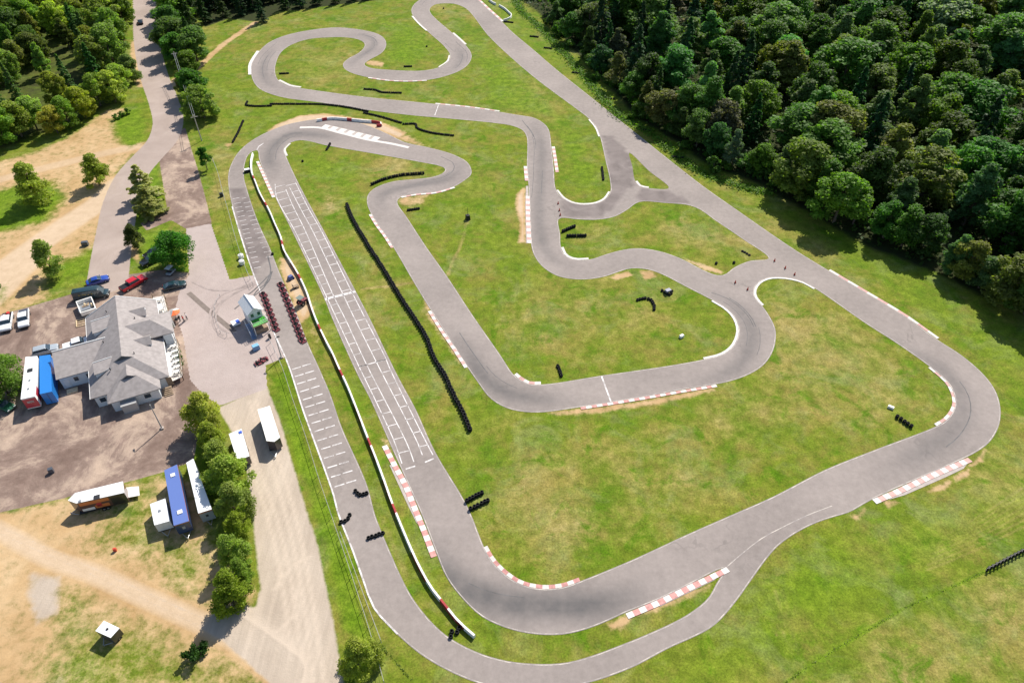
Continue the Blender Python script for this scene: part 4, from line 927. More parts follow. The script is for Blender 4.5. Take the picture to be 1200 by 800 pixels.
# plastic block barriers, red and white
def block_mesh(m, L_=2.0, h=.8, half=0):
    mb = MB(); prof = [(-.22, 0), (.22, 0), (.22, .18), (.16, .45), (.15, h), (-.15, h), (-.16, .45), (-.22, .18)]
    n = len(prof); vs = [(-L_ / 2, p[0], p[1]) for p in prof] + [(L_ / 2, p[0], p[1]) for p in prof]
    mb.raw(vs, [(i, (i + 1) % n, n + (i + 1) % n, n + i) for i in range(n)] + [tuple(range(n)), tuple(range(2 * n - 1, n - 1, -1))], m)
    if half: mb.raw([(-L_ / 2 + .02, s_ * q[0], q[1]) for q in ((.225, .02), (.225, .18), (.165, .45), (.158, .62)) for s_ in (half,)] + [(L_ / 2 - .02, half * q[0], q[1]) for q in ((.225, .02), (.225, .18), (.165, .45), (.158, .62))], [(0, 4, 5, 1), (1, 5, 6, 2), (2, 6, 7, 3)], 'barrier_red')
    o = mb.build('barrier_block', None, .0); me = o.data; bpy.data.objects.remove(o); return me
BW, BR = block_mesh('barrier_white'), block_mesh('barrier_red'); BH = block_mesh('barrier_white', half=-1)
def block_barrier(px, pattern, label, z=.75, ln=2.0):
    C = resample(spline(px, False, .3) if z == 0 else spline(None, False, .3, ground=WA(px, z)), ln)
    c = C.mean(0); e = empty('safety_barrier', (c[0], c[1], 0), 0, label, 'barrier')
    for i in range(len(C) - 1):
        a, b = C[i], C[i + 1]; o = bpy.data.objects.new('barrier_block', {'w': BW, 'r': BR, 'h': BH}[pattern[i % len(pattern)]]); COL.objects.link(o); o.parent = e
        o.location = ((a[0] + b[0]) / 2 - c[0], (a[1] + b[1]) / 2 - c[1], 0); o.rotation_euler = (0, 0, math.atan2(b[1] - a[1], b[0] - a[0])); o.scale = (np.hypot(*(b - a)) / 2.0 * 1.0, 1, 1)
    return e
block_barrier([(296,179),(294,187),(294.5,200),(299,212),(305,227),(315,245),(322.5,262.5),(329,277.5),(332,291),(340,305),(349,320),(359,341),(365,360),(372.5,379),(383,401),(389,412),(396,428),(407.5,452.5),(417.5,477.5),(430,510),(440,535),(450,562),(457,582),(464,600),(477.5,632.5),(490,660),(505,687),(520,706),(537.5,727.5),(556,744)], 'wwhhhwwrhhwwhhhrww', 'long red and white block barrier on the grass between pit lane and starting straight', ln=1.9)
block_barrier([(371,140),(387,137.5),(400,138),(425,140.5),(445,142.5),(447,145.5),(441,146)], 'wrwwwwrwwwwrr', 'short red and white block barrier on bare earth outside the first bend', ln=1.6)
block_barrier([(573,-1),(577,2),(581,4)], 'w', 'short piece of white block barrier at the top edge beside the hairpin')
block_barrier([(585,5.5),(591,9),(596,13.5),(599.5,17),(597,20.5),(590,23)], 'w', 'curled white block barrier outside the topmost hairpin')
# marker cones across the link roads
def cone_mesh():
    mb = MB(); mb.box((0, 0, .025), (.45, .45, .05), 'black'); mb.tube((0, 0, .05), (0, 0, .8), .2, .04, 'cone', 10); o = mb.build('traffic_cone'); me = o.data; bpy.data.objects.remove(o); return me
CM = cone_mesh()
for i, (x, y) in enumerate(((907.5,306),(920,314.5),(931,322),(861.5,331.5),(876,339.5),(654,239),(655.5,247),(656.5,252.5))):
    o = bpy.data.objects.new('traffic_cone', CM); COL.objects.link(o); o.location = W(x, y, ZT)
    o.location.z = ZT + .012
    if i < 5: setp(o, 'red cone on the short link road joining the back straight', 'traffic cone', 'red cones on the link road by the back straight')
    else: setp(o, 'red cone across the mouth of the brown link road at the vertical straight', 'traffic cone', 'red cones at the mouth of the brown link road')
# ------------------------------------------------------------------ rental karts
def make_kart():
    k = empty('racing_kart', (0, 0, 0))
    mb = MB(); mb.box((0, 0, .1), (1.5, .62, .05), 'black'); mb.build('floor_pan', k)
    mb = MB()
    for s in (-1, 1): mb.box((0, s * .52, .18), (.85, .26, .22), 'kart_red', 0, .85)
    mb.box((.92, 0, .2), (.22, 1.2, .22), 'kart_red', 0, .9); mb.box((-.92, 0, .24), (.16, 1.3, .24), 'kart_red', 0, .9); mb.box((.6, 0, .3), (.4, .5, .3), 'kart_red', 0, .6); mb.build('bodywork', k, .03)
    mb = MB(); mb.box((-.25, 0, .26), (.45, .42, .14), 'black'); mb.box((-.5, 0, .5), (.14, .44, .5), 'black', 0, .9); mb.build('seat', k, .04)
    mb = MB(); mb.box((-.45, .44, .34), (.4, .3, .3), 'dark_metal'); mb.build('engine', k, .02)
    mb = MB(); mb.tyre((.32, 0, .58), .16, .04, 'black', 'z', 12, .75); mb.tube((.5, 0, .2), (.32, 0, .58), .02, .02, 'steel', 6); mb.build('steering_wheel', k)
    wb = MB(); wb.tyre((0, 0, 0), .14, .16, 'rubber', 'y', 12, .45); wb.tube((0, -.05, 0), (0, .05, 0), .065, .065, 'steel', 8); wm = wb.build('wheel'); me = wm.data; bpy.data.objects.remove(wm)
    for x in (-.55, .6):
        for s in (-1, 1): w = bpy.data.objects.new('wheel', me); COL.objects.link(w); w.parent = k; w.location = (x, s * .6, .14)
    return k
KART = make_kart(); first = [True]
def kart(p, rz, label, group):
    o = KART if first[0] else copy_tree(KART)
    first[0] = False; o.location = (p.x, p.y, ZT + .002); o.rotation_euler = (0, 0, rz); o.scale = (.9, .98, .95); o['label'] = label; o['category'] = 'kart'; o['group'] = group
    return o
lane = W(391, 580) - W(334, 420); la = math.atan2(lane.y, lane.x)
for i in range(8):
    t = i / 7; p = W(309 + (323.5 - 309) * t, 346 + (386 - 346) * t); kart(p, la + .32, 'dark red rental kart parked in the shorter row beside the timing tower', 'karts in the left row beside the timing tower')
for i in range(12):
    t = i / 11; p = W(329.5 + (354.5 - 329.5) * t, 334.5 + (399.5 - 334.5) * t); kart(p, la + .32, 'dark red rental kart in the longer row along the right pit lane edge', 'karts in the right row along the pit lane')
kart(W(304, 425.5), la + PI / 2 + .2, 'dark red kart on the apron below the timing tower, left of a pair', 'two karts on the apron')
kart(W(309, 422), la + PI / 2 + .1, 'dark red kart on the apron below the timing tower, right of a pair', 'two karts on the apron')
# ================================================================== CLUBHOUSE (local axes: u across to the decks, v along the ridge towards the camera)
p_r = W(141.7, 411, 6.5); p_t = W(135, 348, 6.5)
vv = (p_r - p_t).normalized(); uu = Vector((-vv.y, vv.x, 0))
if uu.x < 0: uu = -uu
bang = math.atan2(uu.y, uu.x)
CB = empty('clubhouse', (p_r.x, p_r.y, 0), bang, 'large pale clubhouse with grey hipped roofs and a long wing, in the brown lot', 'building')
# in this frame local x = u, local y = -v
def L3(u, v, w): return (u, -v, w)
def uvw(px, py, w):
    q = W(px, py, w) - Vector((p_r.x, p_r.y, 0)); return (q.x * uu.x + q.y * uu.y, q.x * vv.x + q.y * vv.y)
EV = 3.0; HW = 6.9; SL = .5; RH = EV + HW * SL; VT = -18.2; VB = HW
def roof_poly(mb, pts, th=.18, m='shingle', off=0.0):
    pts = [Vector(p) for p in pts]; n = (pts[1] - pts[0]).cross(pts[2] - pts[0]).normalized()
    if n.z < 0: n = -n; pts = pts[::-1]
    t = [p + n * off for p in pts]; b = [p - Vector((0, 0, th)) for p in t]; k = len(pts)
    mb.raw(t + b, [tuple(range(k)), tuple(range(2 * k - 1, k - 1, -1))] + [(i, k + i, k + (i + 1) % k, (i + 1) % k) for i in range(k)], m)
for u_, v_ in ((-2.2, -15), (-3.4, -6.2), (2.8, -10.8), (-2.5, 3.0), (2.0, .6)):
    vm_ = MB(); zz_ = RH - SL * abs(u_); vm_.tube(L3(u_, v_, zz_ - .1), L3(u_, v_, zz_ + .45), .09, .09, 'dark_metal', 8); vm_.build('roof_vent', CB)
gm_ = MB(); gm_.tube(L3(-HW - .05, VT, EV - .06), L3(-HW - .05, VB, EV - .06), .07, .07, 'trim', 6); gm_.tube(L3(HW + .05, VT, EV - .06), L3(HW + .05, VB, EV - .06), .07, .07, 'trim', 6); gm_.build('gutter', CB)
# walls
wl = MB(); ov = .5
wl.prism([L3(-HW + ov, VT + .4, 0)[:2], L3(HW - ov, VT + .4, 0)[:2], L3(HW - ov, VB - ov, 0)[:2], L3(-HW + ov, VB - ov, 0)[:2]], 0, EV - .05, 'siding')
wl.raw([L3(-HW + ov, VT + .4, EV - .05), L3(HW - ov, VT + .4, EV - .05), L3(0, VT + .4, RH - .35)], [(0, 1, 2)], 'siding')
B2 = 4.3; V2B = 3.9 + 4.4; R2 = EV + B2 * SL
wl.prism([L3(-B2 + .6, VB - .6, 0)[:2], L3(B2 + .2, VB - .6, 0)[:2], L3(B2 + .2, V2B + .6, 0)[:2], L3(-B2 + .6, V2B + .6, 0)[:2]], 0, EV - .06, 'siding')
wl.build('wall', CB)
# main hipped roof
rf = MB()
roof_poly(rf, [L3(0, VT, RH), L3(0, 0, RH), L3(HW, VB, EV), L3(HW, VT, EV)])
roof_poly(rf, [L3(0, VT, RH), L3(0, 0, RH), L3(-HW, VB, EV), L3(-HW, VT, EV)])
roof_poly(rf, [L3(0, 0, RH), L3(HW, VB, EV), L3(-HW, VB, EV)])
# lower front hip
c2 = .2
roof_poly(rf, [L3(c2, 1.6, R2), L3(c2, 3.9 + .4, R2), L3(B2 + c2 + .6, V2B + 1.2, EV - .1), L3(B2 + c2 + .6, VB - .6, EV - .1)], off=.02)
roof_poly(rf, [L3(c2, 1.6, R2), L3(c2, 3.9 + .4, R2), L3(-B2 + c2, V2B + 1.2, EV - .1), L3(-B2 + c2, VB - .6, EV - .1)], off=.02)
roof_poly(rf, [L3(c2, 3.9 + .4, R2), L3(B2 + c2 + .6, V2B + 1.2, EV - .1), L3(-B2 + c2, V2B + 1.2, EV - .1)], off=.02)
# cross hip over the deck entrance
RX = 5.95; cv = -7.9; hw = 3.6; ex = RX - hw * SL
roof_poly(rf, [L3(.8, cv, RX), L3(5.7, cv, RX), L3(5.7 + hw, cv + hw, ex), L3(3.4, cv + hw, ex)], off=.03)
roof_poly(rf, [L3(.8, cv, RX), L3(5.7, cv, RX), L3(5.7 + hw, cv - hw, ex), L3(3.4, cv - hw, ex)], off=.03)
roof_poly(rf, [L3(5.7, cv, RX), L3(5.7 + hw, cv - hw, ex), L3(5.7 + hw, cv + hw, ex)], off=.03)
roof = rf.build('roof', CB)
tr = MB()   # pale ridge caps and rakes
def cap(a, b, w=.12): tr.tube(a, b, w, w, 'trim', 6)
cap(L3(-HW - .02, VT - .03, EV + .02), L3(0, VT - .03, RH + .02), .1); cap(L3(HW + .02, VT - .03, EV + .02), L3(0, VT - .03, RH + .02), .1)
tr.build('ridge_trim', roof)
# porch posts under the cross hip
po = MB()
for v in (cv - hw + .3, cv + hw - .3): po.box(L3(5.7 + hw - .3, v, ex / 2 - .1), (.2, .2, ex - .2), 'trim')
po.box(L3(HW + 1.0, cv, ex / 2 - .2), (1.6, hw * 1.7, ex - .5), 'siding'); po.build('porch', CB)
# gable dormers on the deck side
def gdormer(u0, v, w_half, length, base_w, name='dormer'):
    # ridge runs along u from the main slope outwards; face looks to +u
    zr = RH - SL * u0; zf = zr - SL * length; m = MB(); s = w_half * .62
    roof_poly(m, [L3(u0, v, zr), L3(u0 + length, v, zr), L3(u0 + length, v + w_half, zr - s), L3(u0 + s / SL, v + w_half, zr - s)], .1, off=.03)
    roof_poly(m, [L3(u0, v, zr), L3(u0 + length, v, zr), L3(u0 + length, v - w_half, zr - s), L3(u0 + s / SL, v - w_half, zr - s)], .1, off=.03)
    o = m.build(name, CB)
    f = MB(); x = u0 + length - .12; zb = RH - SL * x
    f.raw([L3(x, v - w_half + .12, zr - s), L3(x, v + w_half - .12, zr - s), L3(x, v, zr - .1), L3(x, v - w_half + .12, zb), L3(x, v + w_half - .12, zb)], [(3, 4, 1, 0), (0, 1, 2)], 'siding')
    f.raw([L3(u0 + s / SL, v + w_half - .12, zr - s), L3(x, v + w_half - .12, zr - s), L3(x, v + w_half - .12, zb)], [(0, 1, 2)], 'siding')
    f.raw([L3(u0 + s / SL, v - w_half + .12, zr - s), L3(x, v - w_half + .12, zr - s), L3(x, v - w_half + .12, zb)], [(0, 2, 1)], 'siding')
    f.build('gable', o); g = MB(); g.box(L3(x + .03, v, (zb + zr - s) / 2 + .05), (.05, w_half * .9, max(.2, (zr - s - zb) * .7)), 'glass'); g.build('window', o)
gdormer(1.9, -13.2, 1.5, 3.0, 1); gdormer(2.1, -3.6, 1.5, 3.0, 1)
# dormers on the lot side (their high side faces away)
def ldormer(v, w_half, u0=1.6, length=3.6):
    zr = RH - SL * u0; m = MB(); s = w_half * .3
    roof_poly(m, [L3(-u0, v - w_half, zr), L3(-u0 - length, v - w_half, zr - .25), L3(-u0 - length, v + w_half, zr - s - .25), L3(-u0, v + w_half, zr - s)], .12, off=.05)
    o = m.build('dormer', CB); f = MB(); x = u0 + length - .15
    zb = RH - SL * x
    f.raw([L3(-x, v - w_half + .1, zb), L3(-x, v + w_half - .1, zb), L3(-x, v + w_half - .1, zr - s - .35), L3(-x, v - w_half + .1, zr - .35), L3(-u0 - .3, v + w_half - .1, RH - SL * (u0 + .3)), L3(-u0 - .3, v + w_half - .1, zr - s - .15), L3(-u0 - .3, v - w_half + .1, RH - SL * (u0 + .3)), L3(-u0 - .3, v - w_half + .1, zr - .1)],
          [(0, 1, 2, 3), (1, 4, 5, 2), (0, 3, 7, 6)], 'siding'); f.build('gable', o)
    t = MB(); t.tube(L3(-u0, v - w_half, zr + .08), L3(-u0 - length, v - w_half, zr - .17), .09, .09, 'trim', 6); t.build('ridge_trim', o)
ldormer(-11.4, 1.7); ldormer(1.2, 1.5, 2.0, 3.4)
# gablets at the heads of the two hips
def gablet(v, z, w=1.9, c=0.0):
    m = MB(); m.raw([L3(c - w, v, z - .95), L3(c + w, v, z - .95), L3(c, v, z + .05), L3(c, v - 1.7, z + .05)], [(0, 1, 2), (0, 2, 3), (2, 1, 3)], 'shingle'); o = m.build('gablet', CB)
    g = MB(); g.raw([L3(c - w * .75, v + .03, z - .92), L3(c + w * .75, v + .03, z - .92), L3(c, v + .03, z - .1)], [(0, 1, 2)], 'glass'); g.build('vent', o)  # dark triangle colours the shade into the gablet's front face
gablet(1.6, RH + .05); gablet(3.9 + 2.0, R2 + .05, 1.8, c2)
# wing: mono-pitched roof, high at the back
w1, w2 = uvw(60.6, 411.9, 4.8), uvw(125, 396, 4.8); w3 = uvw(67, 444.5, 3.05)
wu0, wv0, wv1 = w1[0], (w1[1] + w2[1]) / 2, w3[1]
m = MB(); roof_poly(m, [L3(wu0, wv0, 4.8), L3(-HW + 4.0, wv0, 4.8), L3(-HW + .4, wv1, 3.05), L3(wu0, wv1, 3.05)], .16, off=.01); o = m.build('wing_roof', CB)
t = MB(); t.tube(L3(wu0, wv0 - .05, 4.86), L3(-HW + 4.2, wv0 - .05, 4.86), .13, .13, 'trim', 6); t.build('ridge_trim', o)
m = MB(); a0, a1, b0, b1 = wu0 + .35, -HW + .52, wv0 + .15, wv1 - .4
m.raw([L3(a0, b0, 0), L3(a1, b0, 0), L3(a1, b1, 0), L3(a0, b1, 0), L3(a0, b0, 4.6), L3(a1, b0, 4.6), L3(a1, b1, 2.95), L3(a0, b1, 2.95)], [(0, 1, 5, 4), (1, 2, 6, 5), (2, 3, 7, 6), (3, 0, 4, 7)], 'siding'); m.build('wing_wall', CB)
def wnd(c, d, parent=CB):
    f = MB(); f.box(c, (d[0] + (.16 if d[0] > .1 else 0), d[1] + (.16 if d[1] > .1 else 0), d[2] + .16), 'trim'); o = f.build('window', parent)
    g = MB(); g.box((c[0], c[1] - (.02 if d[0] > .1 else 0), c[2]), (d[0] if d[0] > .1 else d[0] + .03, d[1] if d[1] > .1 else d[1] + .03, d[2]), 'glass'); g.build('pane', o)
for u in (wu0 + 3.0, wu0 + 5.2): wnd(L3(u, wv1 - .38, 1.7), (.75, .08, .95))
d = MB(); d.box(L3(wu0 + 1.3, wv1 - .38, 1.05), (.95, .08, 2.05), 'trim'); dr = d.build('door', CB); d = MB(); d.box(L3(wu0 + 1.65, wv1 - .31, 1.0), (.06, .08, .12), 'steel'); d.build('handle', dr)
d = MB(); d.box(L3(wu0 + 1.7, wv1 + .9, .12), (1.9, 1.3, .24), 'pale_wood'); d.build('door_step', CB)
# lean-to store and awning on the front wall
d = MB(); d.box(L3(-.9, V2B + 1.35, 1.0), (2.6, 1.4, 2.0), 'grey_post'); d.box(L3(-.9, V2B + 1.4, 2.06), (2.7, 1.5, .1), 'grey_post'); d.build('lean_to', CB)
for v in (-4, 2): wnd(L3(-HW + .48, v, 1.6), (.08, 1.1, 1.0))
wnd(L3(2.4, V2B + .63, 1.6), (1.1, .08, 1.0)); wnd(L3(-5.2, VB - .47, 1.6), (1.0, .08, 1.0))
# dark shaded stairs and door at the deck's lower end
d = MB()
for i in range(5): d.box(L3(B2 + 1.5 + .0, VB + .6 + i * .32, .85 - i * .18), (1.6, .34, .08), 'wood')
d.box(L3(HW - .4, VB - .45, 1.3), (1.0, .08, 2.1), 'wood'); d.build('stairs', CB)
# ------------------------------------------------------------------ decks with rails, tables and planters
def deck(px, label, zt=1.0):
    P = [W(x, y, zt) for x, y in px]; c = sum(P, Vector()) / len(P); e = empty('deck', (c.x, c.y, 0), 0, label, 'deck')
    Q = [(p.x - c.x, p.y - c.y) for p in P]
    m = MB(); m.prism(Q, zt - .15, zt, 'deck'); m.build('floor', e)
    r = MB(); n = len(Q)
    for i in range(n):
        a, b = Vector(Q[i]), Vector(Q[(i + 1) % n])
        if i == n - 1: continue
        L_ = (b - a).length; k = max(1, int(L_ / 1.5))
        for j in range(k + 1):
            p = a.lerp(b, j / k); r.box((p.x, p.y, zt / 2 + .5), (.1, .1, zt + 1.0), 'wood')
        for z in (zt + .5, zt + .95): r.tube((a.x, a.y, z), (b.x, b.y, z), .035, .035, 'wood', 6)
        for j in range(int(L_ / .35)):
            p = a.lerp(b, (j + .5) * .35 / L_); r.box((p.x, p.y, zt + .5), (.03, .03, .9), 'wood')
    r.build('railing', e); return e, P
deck([(179.5,356.5),(179,348.5),(192.5,346.5),(198.5,369),(195,376)], 'upper white deck with railings, beside the orange parasol and the people')
deck([(201,399),(208.5,400.5),(212,416),(213.5,441),(199.5,447.5),(192.5,436),(187,403)], 'lower white deck with railings, crowded with picnic tables, facing the apron')
def table():
    e = empty('picnic_table', (0, 0, 0)); m = MB(); m.box((0, 0, .74), (1.6, .75, .06), 'white_paint'); m.build('tabletop', e)
    for s in (-1, 1): m = MB(); m.box((0, s * .65, .44), (1.6, .28, .05), 'steel'); m.build('bench', e)
    m = MB()
    for x in (-.55, .55): m.box((x, 0, .4), (.08, 1.3, .06), 'dark_metal'); m.box((x, .3, .37), (.07, .07, .74), 'dark_metal'); m.box((x, -.3, .37), (.07, .07, .74), 'dark_metal')
    m.build('frame', e); return e
TBL = table(); ft = [True]
for i, (x, y) in enumerate([(187,353),(189,364),(204,408),(206,414),(206.5,420),(207.5,426),(208.5,432),(207.5,438)]):
    o = TBL if ft[0] else copy_tree(TBL); ft[0] = False; p = W(x, y, 1.0); o.location = (p.x, p.y, 1.0); o.scale = (.72, .72, 1); o.rotation_euler = (0, 0, bang + random.uniform(-.1, .1)); o['category'] = 'table'
    o['group'] = 'picnic tables on the decks'; o['label'] = 'grey picnic table on the upper white deck' if i < 2 else 'grey picnic table in the line along the railing of the lower white deck'
    if i < 2: o['group'] = 'two picnic tables on the upper deck'
def planter(x, y, label, s=1.0):
    p = W(x, y); e = empty('planter', p, 0, label, 'planter'); m = MB(); m.tube((0, 0, 0), (0, 0, .5 * s), .25 * s, .34 * s, 'wood', 12); m.build('pot', e)
    rng = np.random.default_rng(int(x * 7)); q = rng.normal(size=(260, 3)) * [.3, .3, .25] * np.array(s) + [0, 0, .75 * s]
    me = leaf_mesh('foliage', q, rng.normal(size=(260, 3)) + [0, 0, .6], .13, rng); set_leaf(me, rng.uniform(.2, .9, 260), rng.uniform(0, 1, 260))
    o = bpy.data.objects.new('foliage', me); COL.objects.link(o); o.parent = e; o.color = (.05, .12, .015, 1)
for x, y, s, l in ((197,371,1,'potted plant at the corner of the upper white deck by the people'),(200,386,1.1,'potted plant under the porch corner between the two decks'),(209,415.5,1,'uppermost potted plant along the outer railing of the lower deck'),(211.5,422.5,1.2,'leafy middle potted plant along the outer railing of the lower deck'),(212.5,428.5,1,'lowest potted plant along the outer railing of the lower deck')): planter(x, y, l, s)
# parasol + people beside the upper deck
pp = W(207, 374); e = empty('parasol', pp, 0, 'grey and orange parasol beside the upper white deck', 'parasol')
m = MB(); m.tube((0, 0, 0), (0, 0, 2.4), .04, .04, 'steel', 8); m.build('pole', e)
m = MB(); n = 8
for i in range(n):
    a, b = 2 * PI * i / n, 2 * PI * (i + 1) / n
    m.raw([(0, 0, 2.5), (1.3 * math.cos(a), 1.3 * math.sin(a), 2.02), (1.3 * math.cos(b), 1.3 * math.sin(b), 2.02), (0, 0, 2.42), (1.3 * math.cos(a), 1.3 * math.sin(a), 1.94), (1.3 * math.cos(b), 1.3 * math.sin(b), 1.94)], [(0, 1, 2), (5, 4, 3), (1, 4, 5, 2)], 'orange' if i in (6, 7, 0) else ('white_cloth' if i in (1,) else 'grey_post'))
m.build('canopy', e); m = MB(); m.box((0, 0, .08), (.7, .7, .16), 'black'); m.build('base', e)
def person_mesh(shirt, trousers, pose=0.0):
    me = bpy.data.meshes.new('body'); v = {'pel': (0, 0, .95, .15), 'bel': (0, 0, 1.12, .145), 'che': (0, 0, 1.35, .165), 'nk': (0, .01, 1.5, .065), 'hd': (0, .02, 1.6, .09), 'tp': (0, .02, 1.71, .085)}
    for s, n_ in ((-1, 'l'), (1, 'r')):
        v.update({'h' + n_: (s * .1, 0, .88, .105), 'k' + n_: (s * .12, .04 + pose * s * .16, .48, .07), 'a' + n_: (s * .13, pose * s * .2 - .02, .08, .05), 't' + n_: (s * .14, pose * s * .2 + .16, .04, .04),
                  's' + n_: (s * .2, 0, 1.42, .075), 'e' + n_: (s * .27, -.03 - pose * s * .1, 1.15, .05), 'w' + n_: (s * .28, .08 - pose * s * .18, .92, .037), 'f' + n_: (s * .28, .11 - pose * s * .2, .83, .03)})
    ks = list(v); E_ = [('pel', 'bel'), ('bel', 'che'), ('che', 'nk'), ('nk', 'hd'), ('hd', 'tp')]
    for n_ in 'lr': E_ += [('pel', 'h' + n_), ('h' + n_, 'k' + n_), ('k' + n_, 'a' + n_), ('a' + n_, 't' + n_), ('che', 's' + n_), ('s' + n_, 'e' + n_), ('e' + n_, 'w' + n_), ('w' + n_, 'f' + n_)]
    me.from_pydata([v[k][:3] for k in ks], [(ks.index(a), ks.index(b)) for a, b in E_], [])
    o = bpy.data.objects.new('tmp', me); COL.objects.link(o); sk = o.modifiers.new('s', 'SKIN'); o.modifiers.new('u', 'SUBSURF').levels = 2
    for i, k in enumerate(ks): me.skin_vertices[0].data[i].radius = (v[k][3], v[k][3])
    me.skin_vertices[0].data[0].use_root = True
    dg = bpy.context.evaluated_depsgraph_get(); r = bpy.data.meshes.new_from_object(o.evaluated_get(dg)); bpy.data.objects.remove(o)
    for x in ('skin', shirt, trousers, 'black'): r.materials.append(M[x])
    for p in r.polygons:
        c = p.center; arm = abs(c.x) > .22
        p.material_index = 0 if c.z > 1.5 or (arm and c.z < 1.18) else (1 if c.z > .98 or arm else (2 if c.z > .1 else 3)); p.use_smooth = True
    return r
def person(x, y, rz, shirt, trousers, label, pose=.5, z=0.0, s=1.0):
    p = W(x, y, z); e = empty('person', p, rz, label, 'person'); e.scale = (s, s, s)
    o = bpy.data.objects.new('body', person_mesh(shirt, trousers, pose)); COL.objects.link(o); o.parent = e
    m = MB(); bm = bmesh.new(); bmesh.ops.create_icosphere(bm, subdivisions=2, radius=.112); vs = [(q.co.x, q.co.y - .005, q.co.z * .95 + 1.69) for q in bm.verts]; fs = [tuple(w.index for w in f.verts) for f in bm.faces]; bm.free(); m.raw(vs, fs, 'hair'); m.build('hair', e, 0, True)
person(219.5, 374, 2.2, 'white_cloth', 'denim', 'person in a white top and dark trousers, rightmost by the upper deck')
person(211.5, 376.5, 1.0, 'black', 'denim', 'person in dark clothes standing between the parasol and the person in white', .2)
person(216, 377, -.6, 'red_cloth', 'denim', 'person in a red top beside the person in white', .4)
person(201.5, 381, .4, 'red_cloth', 'black', 'person in dark red standing at the deck corner below the parasol', .3)
person(201.8, 391, .4, 'denim', 'black', 'person in dark clothes by the porch corner between the decks', .1)
# ================================================================== TIMING TOWER
tl = WA([(289.4,368),(306,361.5)], 4.6)
tu = Vector((tl[1][0] - tl[0][0], tl[1][1] - tl[0][1], 0)); tw = tu.length; tu.normalize()
t0 = Vector((tl[0][0], tl[0][1], 0)); tb = Vector((-tu.y, tu.x, 0)); tang = math.atan2(tu.y, tu.x)
TW_ = empty('timing_tower', t0, tang, 'small two storey timing tower with pale gabled roof and green balcony beside the pit lane', 'tower')
TL = 5.0; TE = 4.4; TR = 5.6; TWD = max(3.2, min(4.2, tw))
m = MB(); m.prism([(.2, .2), (TWD - .2, .2), (TWD - .2, TL - .2), (.2, TL - .2)], 0, TE, 'siding'); m.raw([(.2, .2, TE), (TWD - .2, .2, TE), (TWD / 2, .2, TR - .12), (.2, TL - .2, TE), (TWD - .2, TL - .2, TE), (TWD / 2, TL - .2, TR - .12)], [(0, 1, 2), (3, 5, 4)], 'siding'); m.build('wall', TW_)
m = MB()
for a, b in ((-.15, TWD / 2), (TWD + .15, TWD / 2)):
    roof_poly(m, [(a, -.25, TE - .1), (a, TL + .25, TE - .1), (b, TL + .25, TR), (b, -.25, TR)], .1, 'metal_roof')
o = m.build('roof', TW_); m = MB(); m.tube((TWD / 2, -.27, TR + .03), (TWD / 2, TL + .27, TR + .03), .09, .09, 'trim', 6); m.build('ridge_trim', o)
for x in (.9, TWD - .9): wnd((x, .17, 3.6), (.6, .08, .8), TW_)
wnd((TWD / 2, .17, 1.4), (1.0, .08, 1.0), TW_); wnd((TWD - .17, 2.5, 3.5), (.08, 2.6, 1.0), TW_)
m = MB(); m.box((TWD / 2, -1.0, 2.4), (TWD, 2.4, .14), 'wood'); m.box((TWD / 2, -1.0, 2.49), (TWD - .15, 2.25, .04), 'turf'); m.build('balcony', TW_)
m = MB()
for x in (.1, TWD - .1): m.box((x, -2.1, 1.2), (.14, .14, 2.4), 'trim')
for q in ((.05, -2.2, TWD - .05, -2.2), (.05, -2.2, .05, .1), (TWD - .05, -2.2, TWD - .05, .1)):
    for z in (2.9, 3.4): m.tube((q[0], q[1], z), (q[2], q[3], z), .035, .035, 'trim', 6)
    for k in range(8): m.box((q[0] + (q[2] - q[0]) * k / 7, q[1] + (q[3] - q[1]) * k / 7, 2.95), (.04, .04, .95), 'trim')
m.build('railing', TW_)
m = MB()
for k in range(9): m.box((-.55, -2.0 + k * .28 - .6, .27 * k + .1), (.9, .3, .06), paint('stair_blue', (.12, .25, .45), .5))
m.tube((-.98, -2.6, 1.0), (-.98, 0, 3.4), .04, .04, 'trim', 6); m.tube((-.98, -2.7, .1), (-.98, 0, 2.4), .05, .05, paint('stair_blue', (0, 0, 0)), 6); m.build('stairs', TW_)
m = MB(); m.box((TWD / 2, -1.0, .5), (TWD - .6, 1.6, 1.0), 'wood'); m.build('counter', TW_)
# board, bin and small things round the tower
def thing_box(name, x, y, dim, m, label, cat, rz=0.0, lid=None, z=0.0):
    p = W(x, y); e = empty(name, p, rz, label, cat); b = MB(); b.box((0, 0, z + dim[2] / 2), dim, m, 0, .94); b.build('body', e, .03)
    b = MB(); b.box((0, 0, z + dim[2] + .05), (dim[0] * .98, dim[1] * .98, .1), lid or m, 0, .9); b.build('lid', e, .02); return e
e = empty('notice_board', W(277, 380), tang + PI / 2, 'white and blue board lying open beside the timing tower', 'board'); m = MB(); m.box((0, 0, .55), (1.9, 1.7, .05), 'white_paint'); m.build('panel', e)
m = MB(); m.box((0, -.45, .6), (1.3, .7, .04), paint('sign_blue', (.04, .1, .5), .4)); m.build('blue_panel', e); m = MB()
for x in (-.8, .8): m.box((x, 0, .26), (.06, 1.5, .52), 'steel')
m.build('legs', e)
thing_box('tool_chest', 300.5, 409, (1.4, 1.0, 1.0), paint('stair_blue', (0, 0, 0)), 'blue chest on the apron below the timing tower', 'chest', tang, paint('light_blue', (.2, .42, .6), .4))
thing_box('waste_bin', 316.5, 396, (.5, .5, 1.0), 'dark_metal', 'dark narrow bin by the fence right of the timing tower stairs', 'bin', tang)
thing_box('waste_bin', 61, 553, (.8, .7, .9), paint('slate_grey', (.06, .07, .09), .5), 'lone dark bin on the lower part of the brown lot', 'bin', .5)
